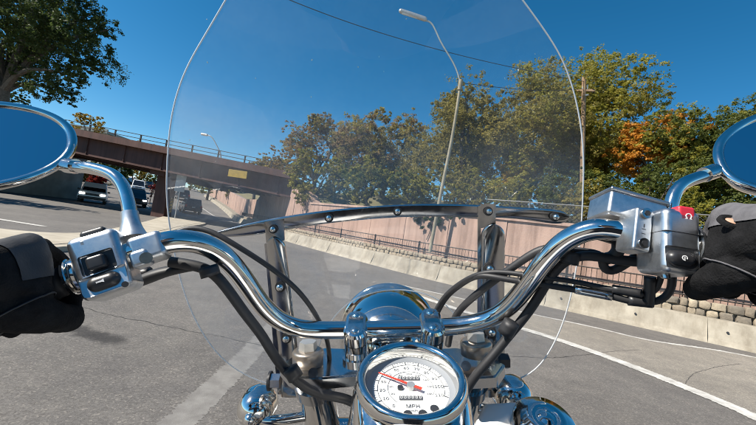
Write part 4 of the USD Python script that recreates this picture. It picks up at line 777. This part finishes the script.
rm, st2 = mirror('mirror', [(718, 152), (722, 141), (735, 129), (757, 118), (785, 110), (820, 107), (845, 115), (855, 140), (848, 170), (825, 187), (790, 193), (757, 189), (735, 181), (722, 168)], (757, 152, .42), nrm2, 1,
    [(669, 222, .41, .0078), (671, 205, .412, .0074), (675, 193, .415, .0072), (684, 183.5, .417, .0072), (697, 178, .42, .0072), (712, 172.5, .425, .0074), (728, 166, .435, .008)])
B('stem_joint', tube([P(704, 175, .422), P(715, 171, .426)], .0092, 20, smooth=False), chrome, st2)
# ---- right switch housing
c, ex, ey, ez = housing_frame(P(666.5, 243.5, .375), P(700, 252, .37)-P(640, 236.5, .395), [-.12, -1, .2])
ex = unit(A_([1., -.06, -.16])); ez = unit(A_([-.05, -1, .22])-ex*np.dot([-.05, -1, .22], ex)); ey = np.cross(ez, ex)
hb = rbox(.037, .068, .046, .0075, 20) - hull([sph(.0016, q, 8) for q in ((-.0155, -.0085, .021), (.0155, -.0085, .021), (.0155, -.028, .0225), (-.0155, -.028, .0225), (-.0155, -.0085, .03), (.0155, -.0085, .03), (.0155, -.028, .03), (-.0155, -.028, .03))])
rh = B('switch_housing', ori(hb, c, ex, ey, ez), alu, sm=30)
ks = knob('kill_switch', red_plastic, .0035, .0285, .0125, .0168, .0165, .021, .0028, rh)
ring = lambda r0, r1, a0, a1, n=18: Polygon([(r1*math.cos(a), r1*math.sin(a)) for a in np.linspace(a0, a1, n)]+[(r0*math.cos(a), r0*math.sin(a)) for a in np.linspace(a1, a0, n)])
B('kill_switch_symbol', [ori(prism(ring(.0022, .0031, -1.1, 4.2), .0003), loc(.0045, .0262, .0231), ex, ey, ez)]+[ori(prism([(x-.0009, -.0032), (x+.0009, -.0032), (x+.0009, -.0024), (x-.0009, -.0024)], .0003), loc(.0045, .0262, .0231), ex, ey, ez) for x in (-.0022, .0022)], print_white, ks)
sb_ = B('starter_button', ori(hull([sph(.0075, (-.0065, 0, 0), 18), sph(.0075, (.0065, 0, 0), 18)]), loc(-.002, -.0185, .0195), ex, ey, ez), plastic, rh, sm=40)
B('starter_symbol', [ori(prism(ring(.0019, .0027, -.4, 4.9), .0003), loc(-.003, -.0185, .0271), ex, ey, ez), ori(prism([(-.0003, -.0014), (.0003, -.0014), (.0003, .0014), (-.0003, .0014)], .0003), loc(-.003, -.0185, .0271), ex, ey, ez)], print_white, sb_)
B('button_recess', ori(hull([sph(.0085, (-.0065, 0, 0), 16), sph(.0085, (.0065, 0, 0), 16)]).scale((1, 1, .2)), loc(-.0005, -.0192, .0215), ex, ey, ez), plastic, rh, sm=40)
B('housing_seam', ori(rbox(.0375, .0009, .047, .0004, 6), loc(0, .008, 0), ex, ey, ez), plastic, rh)
B('throttle_bolt', cyl(loc(-.004, -.038, .004), loc(-.004, -.033, .004), .004, n=10), chrome_dull, rh)
gr_c, gr_u = loc(.0185, 0, 0), unit(P(760, 268, .345)-P(700, 252, .37)); grip(gr_c, gr_u, 0)
B('throttle_collar', cyl(loc(.0187, 0, 0), loc(.0215, 0, 0), .024, n=36), alu, rh)
# brake reservoir, its clamp and lever
rvz = unit(A_([0, -1, .25])); rx_ = unit(P(650, 214, .42)-P(597, 197, .42)); rx_ = unit(rx_-rvz*np.dot(rx_, rvz)); ry_ = np.cross(rvz, rx_)
rc = P(625, 213.5, .425)
re_ = B('brake_reservoir', ori(rbox(.066, .03, .046, .004, 14), rc, rx_, ry_, rvz), alu, sm=30)
B('reservoir_lid', ori(rbox(.0675, .005, .048, .002, 10), rc+ry_*.0165, rx_, ry_, rvz), steel_grey, re_, sm=30)
B('reservoir_cylinder', ori(rbox(.085, .013, .018, .006, 12), P(612, 238, .425), rx_, ry_, rvz), plastic, re_)
c2 = P(642, 232, .375); cx_, cy_, cz_ = ex, ey, ez
cx_ = unit(P(653, 233, .375)-P(632, 229, .375)); cz_ = unit(A_([0, -1, .2])); cx_ = unit(cx_-cz_*np.dot(cx_, cz_)); cy_ = np.cross(cz_, cx_)
cx_, cy_ = unit(cx_+cy_*-.06), unit(cy_+cx_*.06)
kp = B('reservoir_clamp', ori(rbox(.0185, .0475, .03, .003, 12), c2+YA*.012, cx_, cy_, cz_), alu, re_, sm=30)
for sy in (.0175, -.0155):
    q = c2+YA*.012+cy_*sy+cz_*.0152
    B('clamp_bolt', [cyl(q, q+cz_*.003, .0056, n=20)], chrome_dull, re_); B('bolt_socket', cyl(q+cz_*.0031, q+cz_*.0036, .0032, n=6), plastic, re_)
for k_, sy in enumerate((.004, .0, -.005)): B('clamp_marking', ori(prism([(-.002, 0), (.002, 0), (.002, .0006), (-.002, .0006)] if k_ else [(-.0004, -.002), (.0004, -.002), (.0004, .002), (-.0004, .002)], .0002), c2+YA*.012+cy_*sy+cz_*.0151, cx_, cy_, cz_), plastic, re_)
B('brake_lever', tube([P(640, 252, .44), P(680, 268, .45), P(740, 284, .45), (.56, .44, -.13)], [.009, .0075, .007, .009], 12), chrome, sm=True)
# ---- speedometer on its console
gc = P(411, 380, .362); gn = unit([0, -.27, .963]); gx, gy, _ = unit(XA-gn*np.dot(XA, gn)), np.cross(gn, unit(XA-gn*np.dot(XA, gn))), 0
S = lambda x, y, z=0.: gc+gx*x+gy*y+gn*z
spd = B('speedometer', ori(rev([(.0455, -.012), (.0465, .002), (.049, .0062), (.0525, .0075), (.0556, .0058), (.0575, .001), (.0578, -.004), (.0565, -.008), (.0555, -.03)][::-1], 96), gc, gx, gy, gn), chrome, sm=True)
B('dial', ori(rev([(0, -.0105), (.0462, -.0105)][::-1], 72), gc, gx, gy, gn), dial_white, spd)
ring_m = mat('dial_outer_ring', (.22, .23, .25), .5)
B('dial_ring', ori(rev([(.0395, -.0102), (.0462, -.0085)][::-1], 72), gc, gx, gy, gn), ring_m, spd)
mk = []; ang = lambda v: math.radians(231-v*2.27)
for v in range(0, 111, 2):
    a = ang(v); r0, r1, w_ = (.035, .0392, .0005) if v % 10 == 0 else (.0372, .0392, .00025)
    e1, e2 = A_([math.cos(a), math.sin(a)]), A_([-math.sin(a), math.cos(a)])
    mk.append((A_([S(*(e1*r+e2*t), -.0099) for r, t in ((r0, -w_), (r1, -w_), (r1, w_), (r0, w_))]), A_([[0, 1, 2], [0, 2, 3]])))
mk.append(ori(prism(ring(.0238, .0242, ang(110), ang(0), 60), .0002), S(0, 0, -.0102), gx, gy, gn)); mk.append(ori(prism(ring(.0345, .035, ang(110), ang(0), 60), .0002), S(0, 0, -.0102), gx, gy, gn))
def dtext(t, x, y, h):
    m = meshkit.text_mesh(t, h, .0002); b = m.bounds.mean(0); return ori((m.vertices-[b[0], b[1], 0], m.faces), S(x, y, -.0101), gx, gy, gn)
for v in range(0, 111, 10): mk.append(dtext(str(v), .0298*math.cos(ang(v)), .0298*math.sin(ang(v)), .0036))
for v in range(20, 181, 20): a = ang(v*.621); mk.append(dtext(str(v), .0205*math.cos(a), .0205*math.sin(a), .0024))
mk.append(dtext('MPH', .0, -.0235, .0045)); mk.append(dtext('km/h', .0, -.0292, .0026))
B('dial_print', mk, dial_ink, spd)
for y_, nm in ((.0135, 'trip_meter'), (-.0135, 'odometer')):
    w2 = B(nm, ori(rbox(.0235, .0052, .0008, .0003, 6), S(-.001, y_, -.0099), gx, gy, gn), dial_ink, spd)
rsd = np.random.RandomState(2)
for y_ in (.0135, -.0135):
    B('counter_digits', [dtext(str(rsd.randint(10)), -.0105+k*.0038, y_, .0032) for k in range(6)] and [ori((q[0], q[1]), gn*.0009, XA, YA, ZA) for q in [dtext(dg, -.0105+k*.0038, y_, .0032) for k, dg in enumerate('000000' if y_ > 0 else '000000')]], print_white, spd)
B('trip_knob', cyl(S(-.011, -.0005, -.0104), S(-.011, -.0005, -.008), .003, n=20), plastic, spd)
for a in (-100, -75, -52): B('warning_lamp', cyl(S(.0335*math.cos(math.radians(a)), .0335*math.sin(math.radians(a)), -.0104), S(.0335*math.cos(math.radians(a)), .0335*math.sin(math.radians(a)), -.0096), .0042, n=20), plastic, spd)
na = math.radians(152); n1, n2 = A_([math.cos(na), math.sin(na)]), A_([-math.sin(na), math.cos(na)])
B('needle', (A_([S(*(n1*r+n2*t), z) for r, t, z in ((-.012, -.0017, -.0055), (-.012, .0017, -.0055), (.038, .0006, -.0055), (.038, -.0006, -.0055), (-.012, -.0017, -.0065), (-.012, .0017, -.0065), (.038, .0006, -.0065), (.038, -.0006, -.0065))]), A_([[0, 2, 1], [0, 3, 2], [4, 5, 6], [4, 6, 7], [0, 1, 5], [0, 5, 4], [1, 2, 6], [1, 6, 5], [2, 3, 7], [2, 7, 6], [3, 0, 4], [3, 4, 7]])), needle_red, spd)
B('needle_hub', cyl(S(0, 0, -.0104), S(0, 0, -.0052), .0042, n=28), galv, spd)
B('gauge_glass', ori(rev([(0, .0012), (.0462, .0012)][::-1], 64), gc, gx, gy, gn), clock_glass, spd)
# console and tank
cu = []
for t, w_, l_, dz in ((0, .0565, .0565, -.008), (.2, .06, .061, -.014), (.45, .0625, .068, -.03), (.75, .066, .085, -.055), (1, .075, .12, -.1)):
    a = np.linspace(0, 2*np.pi, 64, endpoint=False); cu.append(A_([S(w_*math.cos(q), 0, dz)+gy*(l_*math.sin(q) if math.sin(q) > 0 else (l_+.12*t)*math.sin(q)) for q in a]))
v = np.vstack(cu); k = 64; f = []
for i in range(4):
    j = np.arange(k); q = np.stack([i*k+j, i*k+(j+1) % k, (i+1)*k+(j+1) % k, (i+1)*k+j], 1); f += [q[:, [0, 2, 1]], q[:, [0, 3, 2]]]
B('gauge_console', (v, np.vstack(f)), chrome, sm=True)
def ellipsoid(c, r, n=40, p=.8):
    m = trimesh.creation.uv_sphere(1., count=[n, 2*n]); w_ = np.sign(m.vertices)*np.abs(m.vertices)**p; return w_*A_(r)+A_(c), np.array(m.faces)
B('fuel_tank', ellipsoid((XC, .16, -.42), (.14, .29, .125)), paint_white, sm=True)
# running gear, below the picture
def wheel(nm, y):
    zc = gzC(XC, y)+.325; c = A_([XC, y, zc]); a = np.linspace(0, 2*np.pi, 60, endpoint=False)
    w_ = B(nm, tube([c+A_([0, .265*math.cos(q), .265*math.sin(q)]) for q in a], .06, 14, closed=True, n=72), tyre_m, sm=True)
    B('rim', tube([c+A_([0, .2*math.cos(q), .2*math.sin(q)]) for q in a], .018, 8, closed=True, n=60, flat=2.4), chrome, w_, sm=True)
    B('hub', cyl(c-XA*.09, c+XA*.09, .04), chrome_dull, w_)
    B('spokes', [cyl(c+A_([s_*.05, .03*math.cos(q), .03*math.sin(q)]), c+A_([0, .2*math.cos(q+.3*s_), .2*math.sin(q+.3*s_)]), .003, n=6) for q in a[::4] for s_ in (-1, 1)], chrome, w_, kind='stuff')
    ft = [c+A_([0, .34*math.cos(q), .34*math.sin(q)]) for q in np.linspace(.25, 2.6, 16)]
    B('mudguard', tube(ft, [.03]+[.075]*14+[.03], 14, flat=.25), paint_white, w_, sm=True)
wheel('front_wheel', .97); wheel('rear_wheel', -.66)
B('engine', [rbox(.28, .34, .3, .05).translate((XC, .2, -.84))]+[ori(rbox(.16, .03, .16, .01), (XC, .2+.2*s_, -.62), XA, unit([0, math.cos(.4*s_), .39*s_]), unit([0, -.39*s_, math.cos(.4*s_)])) for s_ in (-1, 1)], chrome_dull, kind='stuff')
B('frame_tube', tube([(XC, .5, -.3), (XC, .55, -.6), (XC, .45, -.98), (XC, -.1, -1.0), (XC, -.4, -.8), (XC, -.66, -.93)], .022, 10), paint_black, sm=True)
B('steering_neck', cyl((XC, .545, -.24), (XC, .62, -.42), .035), paint_black); B('lower_yoke', hull([sph(.03, (XC+s_*.13, .66, -.42), 14) for s_ in (-1, 1)]), chrome_dull)
B('seat', hull([sph(.07, (XC+s_*x, y, z), 16) for s_ in (-1, 1) for x, y, z in ((.09, -.08, -.6), (.13, -.38, -.58), (.09, -.7, -.52))]), leather, sm=True)
B('exhaust_pipe', tube([(XC+.12, .35, -.75), (XC+.2, .45, -.95), (XC+.22, .1, -1.02), (XC+.23, -.9, -.95)], [.02, .024, .035, .04], 14), chrome, sm=True)
for s_ in (-1, 1): B('footboard', ori(rbox(.1, .28, .03, .012), (XC+s_*.27, .38, gzC(XC, .38)+.27), XA, YA, ZA), rubber); B('footboard_arm', cyl((XC, .38, gzC(XC, .38)+.25), (XC+s_*.25, .38, gzC(XC, .38)+.255), .012), paint_black)

# ------------------------------------------------------------------ the rider: body, clothes and gloves
rd = thing('person', 'rider in black gloves and dark jacket holding both handlebar grips, only the hands in view', 'person', toW([XC, -.3, -.6]), frame=MC)
def chain(pts, n=14):
    return [hull([sph(r0, a, n), sph(r1, b, n)]) for (a, r0), (b, r1) in zip(pts[:-1], pts[1:])]
def blob(ms, ref, it, smooth_=True):
    m = m3.Manifold.batch_boolean(ms, m3.OpType.Add).refine_to_length(ref).to_mesh(); t = trimesh.Trimesh(m.vert_properties[:, :3], m.tri_verts, process=True)
    trimesh.smoothing.filter_taubin(t, lamb=.5, nu=.52, iterations=it); return t
def hand(c, a, sgn):   # c: grip centre at the housing side, a: outward along the grip
    a = unit(a); b = unit(A_([0, -1, .0])-a*np.dot([0, -1, .0], a)); u = np.cross(a, b)*1.; u = u if u[2] > 0 else -u
    Q = lambda A, Bb, Uu: tuple(c+a*A+b*Bb+u*Uu)
    ms = []
    for k, A in enumerate((.013, .036, .059, .081)):
        r = (.0115, .012, .0115, .0102)[k]; ln = (1., 1.05, 1., .88)[k]
        ms += chain([(Q(A+.004, .028, .034), r+.003), (Q(A, -.002, .036*ln), r+.0015), (Q(A, -.034*ln, .016), r), (Q(A-.001, -.033*ln, -.014), r-.0008), (Q(A-.002, -.012, -.029), r-.002)])
    pal = [(.012, .024, .034, .015), (.085, .026, .030, .015), (.016, .034, -.006, .017), (.09, .036, -.006, .017), (.036, .085, .018, .02), (.084, .085, .016, .02)]
    for i in range(2): ms.append(hull([sph(r, Q(A, Bb, Uu), 14) for A, Bb, Uu, r in pal]))
    ms += chain([(Q(.05, .07, .004), .022), (Q(.024, .045, -.016), .02), (Q(.014, .026, -.03), .0155), (Q(.011, -.002, -.038), .0135), (Q(.015, -.024, -.033), .0112)])
    ms += chain([(Q(.06, .078, .014), .029), (Q(.076, .125, .02), .032), (Q(.09, .175, .02), .036)])
    return ms, Q, (a, b, u)
gls = []
for c_, u_, s_ in ((gl_c+gl_u*.014, gl_u, -1), (gr_c+gr_u*.012, gr_u, 1)):
    ms, Q, (a, b, u) = hand(c_, u_, s_)
    t = blob(ms, .005, 8)
    n_ = t.vertex_normals; pts = A_(t.vertices); wob = meshkit.fbm(pts*45, 3, 5)-.5; pts = pts+n_*(wob*.006)[:, None]
    wr = np.clip(((pts-c_) @ b-.06)/.05, 0, 1); pts = pts+n_*(np.sin(((pts-c_) @ b)*420)*.0008*wr)[:, None]
    g = obj('glove', (pts, np.array(t.faces)), glove_black, rd, smooth=True, label='black left glove with stitched seams' if s_ < 0 else 'black right glove with a grey upper panel')
    tt_ = trimesh.Trimesh(pts, t.faces, process=False)
    def panel(nm, cuts, m, off):   # a sewn-on panel: the glove's surface clipped by planes and lifted
        q = trimesh.Trimesh(pts+A_(tt_.vertex_normals)*off, t.faces, process=False)
        for (A1, B1, U1), nv in cuts: q = trimesh.intersections.slice_mesh_plane(q, a*nv[0]+b*nv[1]+u*nv[2], A_(Q(A1, B1, U1)))
        if len(q.faces): obj(nm, (np.array(q.vertices), np.array(q.faces)), m, g, smooth=True)
    def seam(pl, nm='seam'):
        q = trimesh.Trimesh(pts+A_(tt_.vertex_normals)*.0012, t.faces, process=False); (A1, B1, U1), nv = pl
        try: path = q.section(plane_origin=A_(Q(A1, B1, U1)), plane_normal=a*nv[0]+b*nv[1]+u*nv[2])
        except Exception: path = None
        if path is not None:
            for e_ in path.discrete:
                if len(e_) > 12: obj(nm, tube(e_[::2], .0008, 5, smooth=False), glove_grey if s_ > 0 else glove_pad, g, smooth=True)
    if s_ > 0:
        panel('back_panel', [((0, .03, .02), (.0, -.1, 1)), ((0, -.02, 0), (0, 1, 0)), ((0, .14, 0), (0, -1, 0))], glove_grey, .0013)
        zz_ = unit(b*.75+u*.6); xx_ = unit(a*1.+b*.3-zz_*np.dot(a*1.+b*.3, zz_)); yy_ = np.cross(zz_, xx_)
        dr = unit(P(734, 222, 1.)); hits = tt_.ray.intersects_location([[0, 0, 0]], [dr])[0]; hq = hits[np.argmin(hits @ dr)] if len(hits) else A_(Q(.04, .06, .045)); hq = A_(hq)+zz_*.0008
        obj('strap_opening', ori(rev([(.0, -.004), (.0045, -.0015), (.0055, .0009), (.0075, .0002), (.0078, -.003)][::-1], 24), hq, xx_*1.5, yy_, zz_), glove_black, g, smooth=True)
        obj('skin_patch', ori(sph(.0046, (0, 0, 0), 16).scale((1.4, .75, .25)), hq-zz_*.0002, xx_, yy_, zz_), skin, g, smooth=True)
    else:
        panel('thumb_panel', [((.03, 0, 0), (-1, .2, 0)), ((0, .012, 0), (0, 1, 0)), ((0, .06, 0), (0, -1, 0)), ((0, 0, .004), (0, 0, 1))], glove_pad, .001)
    seam(((.04, .05, 0), (1, .45, 0))); seam(((.0, .05, -.012), (.3, 0, 1)))
    gls.append((c_, a, b, u, Q))
# arms, torso, legs, head
SHL = {-1: A_([-.19, -.19, .1]), 1: A_([.235, -.19, .1])}
bodyc, jack, trou, boots = [], [], [], []
hip = A_([XC, -.3, -.46]); chest = A_([XC, -.225, .0]); neck = A_([XC, -.2, .19]); head_c = A_([XC, -.15, .34])
for s_, (c_, a, b, u, Q) in zip((-1, 1), gls):
    wq = A_(Q(.075, .11, .018)); el = A_([XC+s_*.5, .04, -.13])
    jack += chain([(wq+unit(el-wq)*.05, .036), (el, .05), (SHL[s_], .07)]); bodyc += chain([(wq-unit(el-wq)*.02, .024), (wq+unit(el-wq)*.05, .026), (el, .036), (SHL[s_], .05), (chest, .08)])
    hp, kn, ft = hip+A_([s_*.1, .03, -.03]), A_([XC+s_*.26, .2, -.5]), A_([XC+s_*.27, .27, gzC(XC, .27)+.36])
    trou += chain([(hip+A_([s_*.08, 0, 0]), .11), (hp, .1), (kn, .07), (ft, .055)]); bodyc += chain([(hip, .09), (hp, .085), (kn, .055), (ft, .04), (ft+A_([0, .13, -.04]), .03)])
    boots += [hull([sph(.06, ft, 14), sph(.05, ft-ZA*.05, 14), sph(.04, ft+A_([0, .17, -.05]), 14)])]
    jack += [hull([sph(.07, SHL[s_], 14), sph(.1, chest, 14), sph(.08, neck-ZA*.07, 14)])]
jack += [hull([sph(.11, chest+A_([s_*.07, -.0, 0]), 16) for s_ in (-1, 1)]+[sph(.12, hip+A_([s_*.06, 0, .08]), 16) for s_ in (-1, 1)])]
bodyc += chain([(hip, .1), (chest, .1), (neck, .055), (head_c, .085)])+[hull([sph(.078, head_c, 16), sph(.07, head_c+A_([0, .02, -.06]), 16), sph(.07, head_c+ZA*.04, 16)]), hull([sph(.012, head_c+A_([0, .085, -.005]), 8), sph(.009, head_c+A_([0, .1, -.03]), 8)])]
obj('body', blob(bodyc, .03, 4), skin, rd, smooth=True); obj('jacket', blob(jack, .03, 6), jacket_m, rd, smooth=True); obj('trousers', blob(trou, .03, 6), denim, rd, smooth=True)
for q in boots: obj('boot', q, leather, rd, smooth=True)
hm = sph(.135, head_c+A_([0, -.01, .03]), 40) - sph(.115, head_c, 32) - rbox(.2, .2, .11, .03, 10).translate((XC, head_c[1]+.14, head_c[2]-.0)) - rbox(.3, .4, .1, .01, 6).translate((XC, head_c[1], head_c[2]-.13))
obj('helmet', hm, helmet_m, rd, smooth=40)
